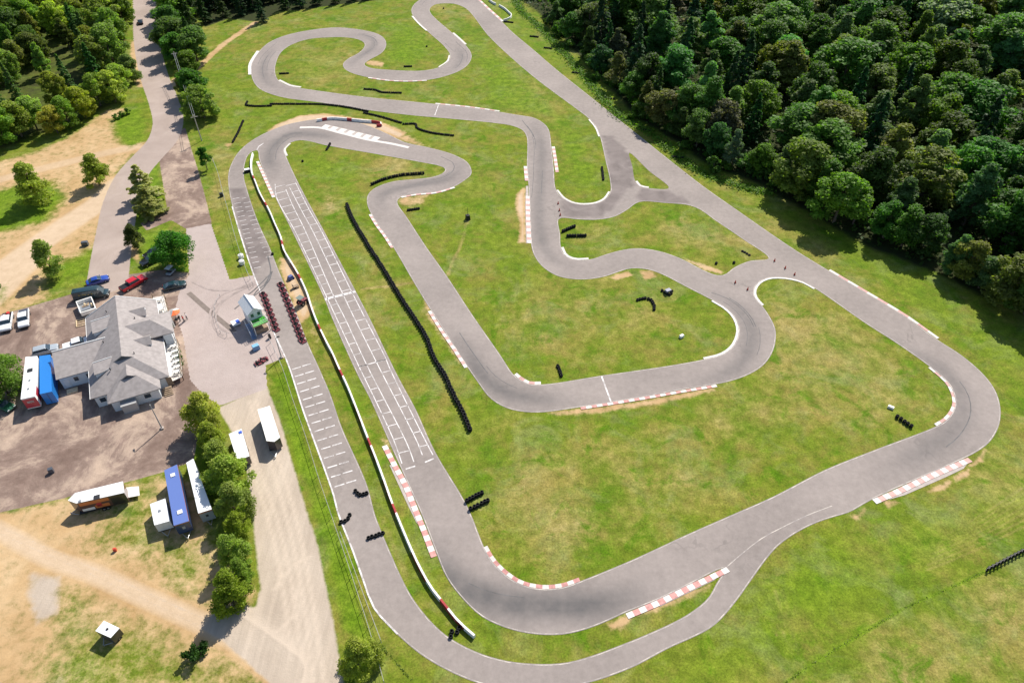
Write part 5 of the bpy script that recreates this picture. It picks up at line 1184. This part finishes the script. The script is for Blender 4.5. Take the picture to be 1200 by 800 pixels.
thing_box('fuel_can', 135.5, 645, (.5, .35, .6), paint('can_red', (.55, .06, .03), .4), 'red can on the grass below the blue trailer', 'can', .3)
thing_box('waste_bin', 100.5, 287.5, (1.5, .9, 1.0), paint('slate_grey', (0, 0, 0)), 'dark bin on the sandy verge beside the road, above the parked cars', 'bin', .2)
thing_box('litter_box', 43*0+260, 230, (.9, .7, .9), 'dark_metal', 'dark grey box against the pit fence near the young tree', 'box', .4)
thing_box('equipment_box', 290, 201.5, (1.5, 1.1, .8), 'black', 'white topped box by the upper end of the long block barrier', 'box', .4, 'white_paint')
for x, y, l in ((283, 302.5, 'white storage drum by the pit fence, upper of two'), (284, 309.5, 'white storage drum by the pit fence, lower of two')):
    e = empty('storage_drum', W(x, y), 0, l, 'drum'); m = MB(); m.tube((0, 0, .12), (0, 0, 1.0), .62, .62, 'white_paint', 18); m.build('body', e, .04); m = MB(); m.tube((0, 0, 1.0), (0, 0, 1.2), .55, .2, 'white_paint', 18); m.build('lid', e); m = MB(); m.tube((0, 0, 0), (0, 0, .12), .55, .55, 'black', 16); m.build('foot', e)
thing_box('foam_block', 798.5, 395, (1.0, .6, .5), 'white_paint', 'small white block on the grass of the inner island', 'block', .6)
thing_box('foam_block', 1043.5, 478, (1.1, .55, .4), 'white_paint', 'small white block above the tyre row inside the right hand bend', 'block', -.6)
# camera mast in the infield
e = empty('camera_mast', W(548.3, 257), 0, 'dark box on a thin mast standing alone on the infield grass', 'mast'); m = MB(); m.box((0, 0, .65), (1.1, 1.1, 1.3), 'black', .4, .8); m.build('cabinet', e, .05); m = MB(); m.tube((0, 0, 1.2), (0, 0, 3.6), .05, .035, 'dark_metal', 8); m.build('pole', e)
# machines on the bare earth beside the karts
e = empty('tractor', W(355, 356), 1.0, 'small dark red tractor beside the block barrier, near the karts', 'tractor'); m = MB(); m.box((.5, 0, .75), (1.3, .8, .6), 'kart_red'); m.box((-.4, 0, .6), (.9, 1.0, .4), 'kart_red'); m.build('body', e, .05)
m = MB(); m.box((-.5, 0, 1.0), (.5, .5, .4), 'black'); m.build('seat', e, .04); m = MB()
for s in (-1, 1): m.tube((-.75, s * .55, .8), (-.75, s * .55, 2.0), .04, .04, 'dark_metal', 6); m.tube((.05, s * .55, .9), (.05, s * .55, 2.0), .04, .04, 'dark_metal', 6)
m.box((-.35, 0, 2.03), (1.3, 1.4, .07), paint('canopy_green', (.16, .2, .17), .5)); m.build('canopy', e)
for x, r in ((-.5, .55), (.85, .36)):
    for s in (-1, 1): w = MB(); w.tyre((x, s * .72, r), r, .28, 'rubber', 'y', 16, .5); w.tube((x, s * .62, r), (x, s * .82, r), r * .5, r * .5, 'steel', 10); w.build('wheel', e)
e = empty('push_cart', W(347, 337), .6, 'small dark cart on the bare earth between the blue cover and the tractor', 'cart'); m = MB(); m.box((0, 0, .5), (1.3, .8, .1), 'wood'); m.box((-.65, 0, .8), (.06, .8, .6), 'dark_metal'); m.build('bed', e)
for x in (-.4, .4):
    for s in (-1, 1): w = MB(); w.tyre((x, s * .42, .22), .22, .1, 'rubber', 'y', 12); w.build('wheel', e)
e = empty('covered_kart', W(341, 327), .9, 'machine under a blue cover on the bare earth beside the karts', 'covered machine'); m = MB(); m.box((0, 0, .55), (1.5, 1.1, .9), paint('cover_blue', (.06, .09, .25), .6), 0, .65); m.build('cover', e, .12)
for x in (-.5, .5):
    for s in (-1, 1): w = MB(); w.tyre((x, s * .5, .2), .2, .14, 'rubber', 'y', 12); w.build('wheel', e)
e = empty('wooden_frame', W(96.5, 378), bang, 'pale wooden frame lying on the lot between the tipping trailer and the clubhouse', 'frame'); m = MB()
for x in (-1.1, 1.1): m.box((x, 0, .1), (.16, 2.3, .2), 'pale_wood')
for y in (-1.1, -.4, .4, 1.1): m.box((0, y, .1), (2.1, .14, .16), 'pale_wood')
m.build('slats', e)
# ------------------------------------------------------------------ poles, wires, fences
def light_pole(x, y, h, label, arm=1.2, rz=0.0):
    e = empty('light_pole', W(x, y), rz, label, 'pole'); m = MB(); m.tube((0, 0, 0), (0, 0, h), .13, .07, 'grey_post', 10); m.build('pole', e); m = MB(); m.box((0, 0, .15), (.6, .6, .3), 'concrete'); m.build('base', e, .03)
    m = MB(); m.tube((0, 0, h - .1), (arm, 0, h + .15), .05, .04, 'grey_post', 8); m.build('arm', e); m = MB(); m.box((arm, 0, h + .13), (.6, .3, .14), 'dark_metal'); m.build('lamp', e, .02)
light_pole(190, 502, 6.4, 'grey light pole on a concrete base in the lot below the clubhouse', .6, 2.0)
light_pole(330, 419, 5.4, 'thin grey light pole at the pit lane edge below the timing tower', .5, .4)
def utility_pole(x, y, h, label):
    e = empty('utility_pole', W(x, y), .5, label, 'pole'); m = MB(); m.tube((0, 0, 0), (0, 0, h), .17, .12, 'pole_wood', 10); m.build('pole', e); m = MB(); m.box((0, 0, h - .6), (2.0, .12, .14), 'pole_wood'); m.build('crossarm', e)
    for x_ in (-.9, 0, .9): m = MB(); m.tube((x_, 0, h - .53), (x_, 0, h - .3), .06, .05, 'glass', 8); m.build('insulator', e)
    return W(x, y) + Vector((0, 0, h - .4))
q1 = utility_pole(236.5, 165, 8.0, 'pale utility pole on the grass by the brown strip, below the roadside row'); q2 = utility_pole(213.5, 92, 9.0, 'pale utility pole among the trees of the roadside row')
m = MB()
for k in (-.3, .3):
    pr = None
    for i in range(13):
        t = i / 12; p = q1.lerp(q2, t) + Vector((k, 0, -1.2 * math.sin(PI * t)))
        if pr is not None: m.tube(pr, p, .045, .045, 'steel', 5, False)
        pr = p
setp(m.build('overhead_wire'), 'pale overhead wires strung between the two utility poles', 'wire')
def fence(px, label, h=1.5, gap=3.0, wires=(.7, 1.42,), pm='grey_post', r=.032):
    C = resample(spline(px, False, 1.0), gap); c = C.mean(0); e = empty('wire_fence', (c[0], c[1], 0), 0, label, 'fence')
    pm_ = MB(); pm_.tube((0, 0, -.1), (0, 0, h), .045, .045, pm, 8); po_ = pm_.build('post', e); po_.location = (C[0][0] - c[0], C[0][1] - c[1], 0)
    for q in C[1:100]: o = po_.copy(); COL.objects.link(o); o.parent = e; o.location = (q[0] - c[0], q[1] - c[1], 0)
    m = MB()
    for i in range(len(C) - 1):
        for z in wires: m.tube((C[i][0] - c[0], C[i][1] - c[1], z), (C[i + 1][0] - c[0], C[i + 1][1] - c[1], z), r if z == wires[-1] else .012, r if z == wires[-1] else .012, pm, 5, False)
    m.build('wires', e)
fence([(250,190),(256,205),(262,228),(269,252),(277,282),(289,318),(297,336)], 'grey wire fence along the upper pit lane beside the grass strip')
fence([(317,402),(331,432),(345,474),(361,520),(374,562),(389,606)], 'grey wire fence between the lower pit lane and the green bank')
fence([(389,606),(404,650),(420,698),(436,748),(451,802)], 'thin grey fence running down to the bottom edge past the lone bushy tree')
fence([(400,628),(414,665),(430,708),(447,753)], 'second short fence close to the pit lane bend near the bottom edge', 1.2)
fence([(258,348),(252,362),(256,382),(262,394),(276,393),(290,388)], 'low rope fence curving round the left of the timing tower', .9, 2.0, (.85,), 'grey_post', .025)
e = empty('black_rail_fence', W(1176, 657), 0, 'black slatted barrier on the grass at the right edge of the photo', 'barrier')
C = resample(spline([(1154,669),(1176,657.5),(1200,645),(1230,630)], False, .5), .8); m = MB(); c = W(1176, 657)
for i in range(len(C) - 1):
    a, b = C[i] - [c.x, c.y], C[i + 1] - [c.x, c.y]; m.box(((a[0] + b[0]) / 2, (a[1] + b[1]) / 2, .45), (.55, .22, .9), 'black', math.atan2(b[1] - a[1], b[0] - a[0]) + .5)
m.build('slats', e); m = MB()
for z in (.3, .8):
    for i in range(len(C) - 1):
        a, b = C[i] - [c.x, c.y], C[i + 1] - [c.x, c.y]; m.tube((a[0], a[1], z), (b[0], b[1], z), .06, .06, 'dark_metal', 6, False)
m.build('rails', e)
# ================================================================== VEHICLES
def heading(a, b): 
    p, q = W(*a), W(*b); return math.atan2(q.y - p.y, q.x - p.x)
def wheels(e, L_, w, r, xs, m='dark_metal'):
    wb = MB(); wb.tyre((0, 0, 0), r, .22, 'rubber', 'y', 18, .58); t = wb.build('tyre'); tm = t.data; bpy.data.objects.remove(t)
    rb = MB(); rb.tube((0, -.09, 0), (0, .09, 0), r * .58, r * .58, 'steel', 14); t = rb.build('rim'); rm = t.data; bpy.data.objects.remove(t)
    for x in xs:
        for s in (-1, 1):
            o = empty('wheel', (x, s * (w / 2 - .1), r)); o.parent = e
            for n_, d in (('tyre', tm), ('rim', rm)): k = bpy.data.objects.new(n_, d); COL.objects.link(k); k.parent = o
def lights(e, xf, xr, w, z):
    for s in (-1, 1):
        m = MB(); m.box((xf, s * (w / 2 - .28), z), (.08, .36, .16), 'white_gloss'); m.build('headlight', e)
        m = MB(); m.box((xr, s * (w / 2 - .16), z + .08), (.06, .2, .2), 'barrier_red'); m.build('tail_light', e)
def car(kind, x, y, rz, color, label, cat='car', name='parked_car', L_=4.6, w=1.85):
    e = empty(name, W(x, y), rz, label, cat); h2 = L_ / 2; pm = color
    if kind == 'sedan': low = [(-h2, .3), (-h2, .78), (-h2 + .15, .95), (-h2 + 1.0, 1.0), (h2 - 1.25, .95), (h2 - .2, .76), (h2, .6), (h2, .3)]; cab = [(-h2 + .55, .98), (-h2 + 1.35, 1.42), (h2 - 2.3, 1.45), (h2 - 1.35, .95)]; top = 1.45
    elif kind == 'suv': low = [(-h2, .35), (-h2, 1.0), (-h2 + .1, 1.1), (h2 - 1.2, 1.08), (h2 - .15, .92), (h2, .7), (h2, .35)]; cab = [(-h2 + .12, 1.08), (-h2 + .45, 1.68), (h2 - 2.1, 1.7), (h2 - 1.2, 1.08)]; top = 1.7
    elif kind == 'pickup': low = [(-h2, .45), (-h2, 1.05), (h2 - 1.5, 1.12), (h2 - .2, 1.05), (h2, .85), (h2, .45)]; cab = [(-h2 + 1.75, 1.05), (-h2 + 1.9, 1.78), (h2 - 2.25, 1.82), (h2 - 1.5, 1.1)]; top = 1.82
    else: low = [(-h2, .4), (-h2, 1.25), (h2 - .9, 1.22), (h2 - .1, 1.0), (h2, .7), (h2, .4)]; cab = [(-h2, 1.2), (-h2 + .08, 2.5), (h2 - 2.0, 2.55), (h2 - 1.5, 2.3), (h2 - .75, 1.2)]; top = 2.5
    m = MB(); m.extrude_profile(low, -w / 2, w / 2, pm); m.build('body', e, .07, True)
    n_ = len(cab); ins = [.0 if z < 1.3 and kind != 'van' else .14 for _, z in cab]; ins = [.03 if z == min(c[1] for c in cab) or (kind == 'van' and z < 1.3) else .16 for _, z in cab]
    m = MB(); m.extrude_profile(cab, -w / 2 + .04, w / 2 - .04, pm, ins); m.build('cabin', e, .05, True)
    # glass set just outside the cabin faces
    def quad_on(i, j, y0, y1, off, nm, sh=.12):
        a, b = Vector((cab[i][0], 0, cab[i][1])), Vector((cab[j][0], 0, cab[j][1])); d = b - a; nrm = Vector((-d.z, 0, d.x)).normalized()
        if nrm.x * ((a.x + b.x) / 2 - sum(c[0] for c in cab) / n_) < 0: nrm = -nrm
        a2, b2 = a + d * sh, b - d * sh; wA = w / 2 - .1; wB = w / 2 - .26
        if b.z < a.z: wA, wB = wB, wA
        pts = [Vector((a2.x, -wA, a2.z)), Vector((a2.x, wA, a2.z)), Vector((b2.x, wB, b2.z)), Vector((b2.x, -wB, b2.z))]
        mm = MB(); mm.raw([p + nrm * off for p in pts] + [p - nrm * .01 for p in pts], [(0, 1, 2, 3), (7, 6, 5, 4), (0, 4, 5, 1), (1, 5, 6, 2), (2, 6, 7, 3), (3, 7, 4, 0)], 'glass'); mm.build(nm, e)
    if kind == 'van': quad_on(3, 4, 0, 0, .02, 'windshield')
    else: quad_on(n_ - 2, n_ - 1, 0, 0, .02, 'windshield'); quad_on(0, 1, 0, 0, .02, 'rear_window')
    for s in (-1, 1):
        zs0, zs1 = (1.45, 2.2) if kind == 'van' else (cab[0][1] + .1, top - .14); x0, x1 = (h2 - 2.0, h2 - 1.15) if kind == 'van' else (cab[1][0] - .15, cab[2][0] + .3)
        def yy(z): 
            zb = 1.2 if kind == 'van' else cab[0][1]; t = (z - zb) / (top - zb); return s * (w / 2 - .04 - (.03 + .13 * t) + .02)
        mm = MB(); P = [(x0, yy(zs0), zs0), (x1 + .25, yy(zs0), zs0), (x1, yy(zs1), zs1), (x0 + .12, yy(zs1), zs1)]; mm.raw(P + [(p[0], p[1] - s * .03, p[2]) for p in P], [(0, 1, 2, 3), (7, 6, 5, 4), (0, 4, 5, 1), (1, 5, 6, 2), (2, 6, 7, 3), (3, 7, 4, 0)], 'glass'); mm.build('side_window', e)
        mm = MB(); mm.box((cab[-1][0] - .25, s * (w / 2 + .08), 1.15 if kind != 'van' else 1.5), (.16, .2, .16), pm); mm.build('mirror', e, .02)
    wheels(e, L_, w, .36 if kind in ('pickup', 'van') else .32, (-h2 + .95, h2 - .9)); lights(e, h2 - .03, -h2 + .0, w, .72)
    m = MB(); m.box((h2 + .02, 0, .45), (.14, w * .94, .2), 'black'); m.build('front_bumper', e, .03); m = MB(); m.box((-h2 - .02, 0, .5), (.14, w * .94, .2), 'black'); m.build('rear_bumper', e, .03)
    return e
red = paint('red_car', (.50, .012, .02)); wht = paint('white_car', (.78, .79, .81)); blu = paint('blue_car', (.012, .05, .30)); blk = paint('black_car', (.012, .014, .018)); teal = paint('dark_teal', (.012, .035, .045)); slv = paint('silver_car', (.32, .36, .40)); grn = paint('green_car', (.02, .10, .05))
car('sedan', 115.5, 331, heading((104, 335), (128, 327.5)), blu, 'blue sedan parked behind the dark van at the top of the lot', L_=4.7)
v = car('van', 109, 348.5, heading((88, 352), (129, 345.5)), teal, 'long dark teal van with gold lettering beside the blue sedan', 'van', 'parked_van', 7.0, 2.05)
m = MB(); gold = paint('gold_paint', (.5, .36, .08), .4)
for x, z, l in ((-2.0, 1.75, .5), (-1.35, 1.75, .35), (-.85, 1.75, .45), (-.2, 1.6, .3)): m.box((x, -.965, z), (l, .03, .12), gold)
for k in range(5): m.box((.45 + .1 * math.cos(k * 1.257), -.96, 1.65 + .14 * math.sin(k * 1.257)), (.1, .03, .1), gold)
m.build('lettering', v)
p = car('pickup', 157.5, 334.5, heading((146, 341), (169.5, 328)), red, 'bright red pickup truck with black bed, parked at an angle above the clubhouse', 'pickup truck', 'pickup_truck', 6.0, 2.0)
def bed(e, L_, w, m_, nm='bed_floor'):
    m = MB(); m.box((-L_ / 2 + .92, 0, 1.09), (1.62, w - .24, .07), m_); m.build(nm, e)
bed(p, 6.0, 2.0, 'black')
p = car('pickup', 9.8, 380, heading((11.5, 370), (8.3, 391)), wht, 'white pickup with red load in its bed, leftmost of the two white pickups', 'pickup truck', 'pickup_truck', 5.8, 2.0); bed(p, 5.8, 2.0, 'black')
m = MB(); m.box((-2.2, .3, 1.3), (.7, .5, .35), 'red_cloth'); m.box((-1.7, -.4, 1.25), (.5, .5, .25), 'white_cloth'); m.build('load', p, .04)
p = car('pickup', 29.8, 376, heading((30, 365), (29.4, 386)), wht, 'white pickup with dark bed cover, right of the two white pickups', 'pickup truck', 'pickup_truck', 5.8, 2.0); bed(p, 5.8, 2.0, paint('slate_grey', (0, 0, 0)), 'bed_cover')
car('sedan', 205.5, 336.8, heading((193, 340), (218, 334)), teal, 'dark sedan parked alone between the red pickup and the apron', L_=4.8)
p = car('pickup', 180, 306.5, heading((191, 300), (170, 310)), blk, 'black pickup half hidden under the round green tree', 'pickup truck', 'pickup_truck', 5.7, 2.0); bed(p, 5.7, 2.0, 'black')
car('suv', 181, 299, heading((190, 294), (172, 302)), blk, 'black car behind the black pickup under the round green tree', L_=4.6)
p = car('pickup', 93, 405.5, heading((79, 411), (107, 402.5)), wht, 'white vehicle parked right behind the clubhouse wing', 'pickup truck', 'pickup_truck', 5.6, 2.0); bed(p, 5.6, 2.0, 'white_paint')
car('suv', 55, 413, heading((42, 418), (68, 411)), slv, 'silver grey car behind the blue container trailer', L_=4.7)
car('sedan', 6, 477, heading((-6, 471), (17, 481)), grn, 'dark green car half under the tree at the left edge', L_=4.5)
car('sedan', 165, 27.5, heading((165.4, 30), (164.6, 24)), blk, 'small dark car driving away up the road at the top', L_=4.6)
# golf cart under the tree
e = empty('golf_cart', W(201, 320.5), 1.3, 'small golf cart with grey roof in the shade of the round tree', 'golf cart'); m = MB(); m.box((0, 0, .5), (2.3, 1.15, .4), slv); m.build('body', e, .08); m = MB(); m.box((-.1, 0, 1.85), (1.7, 1.25, .08), 'metal_roof'); m.build('roof', e, .03); m = MB()
for x in (-.85, .65):
    for s in (-1, 1): m.tube((x, s * .55, .6), (x, s * .55, 1.85), .025, .025, 'dark_metal', 6)
m.build('roof_posts', e); m = MB(); m.box((-.3, 0, .8), (.5, 1.0, .2), 'black'); m.box((-.55, 0, 1.05), (.14, 1.0, .4), 'black'); m.build('seat', e, .03); wheels(e, 2.3, 1.2, .22, (-.75, .8))
# ------------------------------------------------------------------ trailers: roof corners traced, walls below
def trailer(name, roof_px, Ht, side_m, roof_m, label, cat='trailer', z0=.55, tongue=None, nose=None, axles=(.5,), wheel_r=.34, stripes=None, vents=(), face=None, roof_dz=.05):
    P = [W(x, y, Ht) for x, y in roof_px]; c = sum(P, Vector()) / len(P); e = empty(name, (c.x, c.y, 0), 0, label, cat)
    Q = [(p.x - c.x, p.y - c.y) for p in P]
    m = MB(); m.prism(Q, z0, Ht - roof_dz, side_m); m.build('body', e, .03)
    m = MB(); k = 1.012; m.prism([(q[0] * k, q[1] * k) for q in Q], Ht - roof_dz + .002, Ht + .04, roof_m); ro = m.build('roof', e)
    a, b = (Vector(Q[0]) + Vector(Q[1])) / 2, (Vector(Q[2]) + Vector(Q[3])) / 2     # rear and front middle
    d = (b - a).normalized(); sd = Vector((-d.y, d.x)); hw_ = abs((Vector(Q[1]) - Vector(Q[0])).dot(sd)) / 2; ln = (b - a).length; rz = math.atan2(d.y, d.x)
    wb = MB(); wb.tyre((0, 0, 0), wheel_r, .22, 'rubber', 'y', 16, .5); wb.tube((0, -.08, 0), (0, .08, 0), wheel_r * .5, wheel_r * .5, 'steel', 10); t = wb.build('wheel'); wm = t.data; bpy.data.objects.remove(t)
    for f in axles:
        for s in (-1, 1):
            q = a.lerp(b, f) + sd * (s * (hw_ - .12)); o = bpy.data.objects.new('wheel', wm); COL.objects.link(o); o.parent = e; o.location = (q.x, q.y, wheel_r); o.rotation_euler = (0, 0, rz)
    m = MB(); q = (a + b) / 2; m.box((q.x, q.y, z0 - .1), (ln * .96, hw_ * 1.3, .16), 'dark_metal', rz); m.build('chassis', e)
    if tongue:
        q = b + d * tongue; m = MB()
        for s in (-1, 1): m.tube((b.x + sd.x * hw_ * .6 * s, b.y + sd.y * hw_ * .6 * s, z0 - .1), (q.x, q.y, z0 - .1), .06, .06, 'steel', 8)
        m.tube((q.x, q.y, 0), (q.x, q.y, z0 + .15), .06, .06, 'steel', 8); m.build('tongue', e)
    for f, s, r, vm in vents:
        q = a.lerp(b, f) + sd * (s * hw_); m = MB(); m.box((q.x, q.y, Ht + .1), (r, r, .14), vm, rz); m.build('roof_vent', e, .02)
    if stripes:
        for (i, j, t0_, t1_, zz0, zz1, sm) in stripes:
            A, B = Vector(Q[i]), Vector(Q[j]); nn = Vector(((B - A).y, -(B - A).x)).normalized()
            if nn.dot((A + B) / 2) < 0: nn = -nn
            A2, B2 = A.lerp(B, t0_), A.lerp(B, t1_); o_ = nn * .02
            m = MB(); m.raw([(A2.x + o_.x, A2.y + o_.y, zz0), (B2.x + o_.x, B2.y + o_.y, zz0), (B2.x + o_.x, B2.y + o_.y, zz1), (A2.x + o_.x, A2.y + o_.y, zz1), (A2.x, A2.y, zz0), (B2.x, B2.y, zz0), (B2.x, B2.y, zz1), (A2.x, A2.y, zz1)], [(0, 1, 2, 3), (4, 7, 6, 5), (0, 4, 5, 1), (1, 5, 6, 2), (2, 6, 7, 3), (3, 7, 4, 0)], sm); m.build('side_panel', e)
    return e, Q, a, b, d, sd, hw_
blue_t = paint('trailer_blue', (.10, .16, .42), .45); cont_b = paint('container_blue', (.015, .18, .55), .45); ora = paint('livery_orange', (.55, .17, .05), .4); dkb = paint('livery_dark_blue', (.02, .05, .14), .4)
trailer('box_trailer', [(30,418.5),(43.7,417.4),(40.6,464),(24.4,467.5)], 3.6, 'white_paint', 'roof_white', 'white box trailer with a red front end, beside the blue container', 'trailer', .8, None, None, (.15, .24), .45, [(2, 3, .0, 1.0, 1.0, 3.3, paint('livery_red', (.45, .03, .05), .4)), (1, 2, .72, .92, 1.0, 3.2, paint('livery_red', (0, 0, 0))), (2, 3, .25, .75, 2.2, 2.7, 'white_paint')], ((.35, 0, .9, 'dark_metal'), (.6, .1, .35, 'steel'), (.8, .0, .35, 'steel')))
trailer('container_trailer', [(46.2,417.4),(59,415.7),(60.8,458.5),(46.8,461.5)], 3.2, cont_b, cont_b, 'bright blue container between the white box trailer and the clubhouse wing', 'container', .3, None, None, (.2, .8), .28, [(2, 3, .47, .5, .5, 3.0, 'dark_metal')])
tr_, Q, a, b, d, sd, hw_ = trailer('race_trailer', [(143.6,564),(145.3,577),(89.7,589.4),(80,586),(88.3,577.5)], 3.0, paint('livery_brown', (.10, .05, .04), .4), 'roof_white', 'orange and black enclosed race trailer with its rear ramp open, on the sand', 'trailer', .5, 1.2, None, (.42, .5), .36,
    [(1, 2, .0, .33, .6, 2.85, paint('livery_black', (.02, .02, .02), .4)), (1, 2, .36, .98, 2.0, 2.8, ora), (1, 2, .4, .7, .7, 1.5, ora), (1, 2, .72, .98, .6, 1.2, 'white_paint'), (1, 2, .55, .66, 1.0, 1.9, paint('livery_red', (0, 0, 0)))], ((.52, .5, .9, 'dark_metal'), (.85, .3, .4, 'steel')))
m = MB(); P = [W(x, y, .7) - Vector((tr_.location.x, tr_.location.y, 0)) for x, y in ((146,571),(162.5,569.5),(163.5,580),(148,583))]
m.raw([P[0], P[1], P[2], P[3]] + [p - Vector((0, 0, .1)) for p in P], [(0, 1, 2, 3), (7, 6, 5, 4), (0, 4, 5, 1), (1, 5, 6, 2), (2, 6, 7, 3), (3, 7, 4, 0)], 'white_paint'); m.build('ramp', tr_)
trailer('cargo_trailer', [(193.7,584),(176,590.5),(181,615),(199.3,610)], 2.3, 'white_paint', 'roof_white', 'small white V nosed cargo trailer beside the long blue trailer', 'trailer', .4, 1.3, None, (.45,), .33, None, ((.45, 0, .4, 'steel'),))
trailer('race_trailer', [(207.5,544.4),(192.7,551.3),(203.7,615.3),(221.2,609.8)], 3.2, dkb, blue_t, 'long blue race trailer with two white roof vents beside the small cargo trailer', 'trailer', .6, 1.2, None, (.3, .38), .4, [(2, 3, .0, 1.0, 2.95, 3.13, ora), (2, 3, .4, .6, 1.6, 2.2, slv), (0, 3, 0, 1, 2.9, 3.1, ora)], ((.15, .1, .7, 'white_paint'), (.82, .1, .75, 'white_paint')))
trailer('race_trailer', [(226.7,537.6),(218.5,542.4),(232.4,601),(248,596)], 3.2, slv, 'roof_white', 'long white race trailer dappled by tree shade, right of the blue one', 'trailer', .6, 1.0, None, (.3, .38), .4, [(2, 3, .0, 1.0, 2.85, 3.13, ora), (2, 3, .4, .6, 1.7, 2.2, 'dark_metal'), (1, 2, 0, 1, 2.9, 3.1, ora)])
trailer('cargo_trailer', [(283,502.5),(268.3,508.4),(278,539),(292.2,534)], 2.4, paint('trailer_dark_side', (.05, .04, .045), .5), 'roof_white', 'white roofed cargo trailer touching the tree row on the gravel road', 'trailer', .4, None, None, (.5,), .34, None, ((.1, .7, .55, paint('sign_blue', (0, 0, 0))),))
trailer('cargo_trailer', [(316.2,475.7),(302,480),(312.4,516.3),(321.5,517.2),(328,512.3)], 2.9, paint('trailer_dark_side', (0, 0, 0)), 'white_paint', 'bright white roofed cargo trailer standing clear on the gravel road', 'trailer', .45, 1.6, None, (.45, .53), .35)
trailer('utility_trailer', [(140,735.6),(122,727),(112,738.8),(129.7,746.9)][::1], 2.1, paint('trailer_dark_side', (0, 0, 0)), 'roof_white', 'tiny white roofed trailer alone on the grass at the lower left', 'trailer', .35, .8, None, (.5,), .3, None, ((.5, 0, .3, 'black'),))
# open tipping trailer with a load of scrap
P = [W(x, y, 1.5) for x, y in ((88.6,353.2),(107,347.2),(112.3,361),(94,366.8))]; c = sum(P, Vector()) / 4
e = empty('tipping_trailer', (c.x, c.y, 0), 0, 'white open trailer loaded with wood and scrap beside the dark van', 'trailer'); Q = [(p.x - c.x, p.y - c.y) for p in P]
m = MB(); I = [(q[0] * .9, q[1] * .9) for q in Q]
for i in range(4):
    j = (i + 1) % 4; vs = [(*Q[i], .6), (*Q[j], .6), (*I[j], .6), (*I[i], .6), (*Q[i], 1.5), (*Q[j], 1.5), (*I[j], 1.5), (*I[i], 1.5)]; m.raw(vs, [(0, 1, 5, 4), (2, 3, 7, 6), (4, 5, 6, 7), (0, 3, 2, 1)], 'white_paint')
m.build('sides', e); m = MB(); m.prism(I, .55, .66, 'steel'); m.build('floor', e); m = MB(); rz = math.atan2(Q[1][1] - Q[0][1], Q[1][0] - Q[0][0])
for k in range(7): m.box((random.uniform(-1.0, 1.0), random.uniform(.1, 1.0), .85 + random.uniform(0, .25)), (random.uniform(.5, 1.2), random.uniform(.2, .5), .2), random.choice(('pale_wood', 'wood', 'white_cloth', 'steel')), random.uniform(0, 3))
m.build('scrap', e); m = MB(); m.box((-.2, -.75, .95), (2.4, 1.0, .08), 'steel', rz); m.build('sheet', e); wheels(e, 3, 2.0, .34, (0,))
light_far = None
# ================================================================== CAMERA, SKY, SUN
cam = bpy.data.cameras.new('camera'); co = bpy.data.objects.new('camera', cam); COL.objects.link(co)
cam.sensor_width = 36; cam.lens = 36 * F / 1200; cam.clip_end = 9000; cam.clip_start = .5
co.location = (0, 0, H); co.rotation_euler = (PI / 2 - TH, 0, 0); S.camera = co
wd = bpy.data.worlds.new('World'); S.world = wd; wd.use_nodes = True; nt = wd.node_tree
sky = nt.nodes.new('ShaderNodeTexSky'); sky.sky_type = 'NISHITA'; sky.sun_disc = False
SUN_AZ, SUN_EL = math.radians(62), math.radians(46)
sky.sun_elevation = SUN_EL; sky.sun_rotation = PI / 2 - SUN_AZ; sky.air_density = 1.0; sky.dust_density = 1.0
nt.links.new(sky.outputs[0], nt.nodes['Background'].inputs[0]); nt.nodes['Background'].inputs[1].default_value = .095
sl = bpy.data.lights.new('sun', 'SUN'); sl.energy = 4.8; sl.angle = math.radians(.5); sl.color = (1, .94, .84)
so = bpy.data.objects.new('sun', sl); COL.objects.link(so)
sv = Vector((math.cos(SUN_AZ) * math.cos(SUN_EL), math.sin(SUN_AZ) * math.cos(SUN_EL), math.sin(SUN_EL)))
so.rotation_euler = sv.to_track_quat('Z', 'Y').to_euler(); so.location = (60, 100, 200)
S.view_settings.view_transform = 'Standard'; S.view_settings.look = 'None'; S.view_settings.gamma = 1; S.view_settings.exposure = .53
S.view_settings.use_curve_mapping = False
S.cycles.max_bounces = 6; S.cycles.transparent_max_bounces = 8
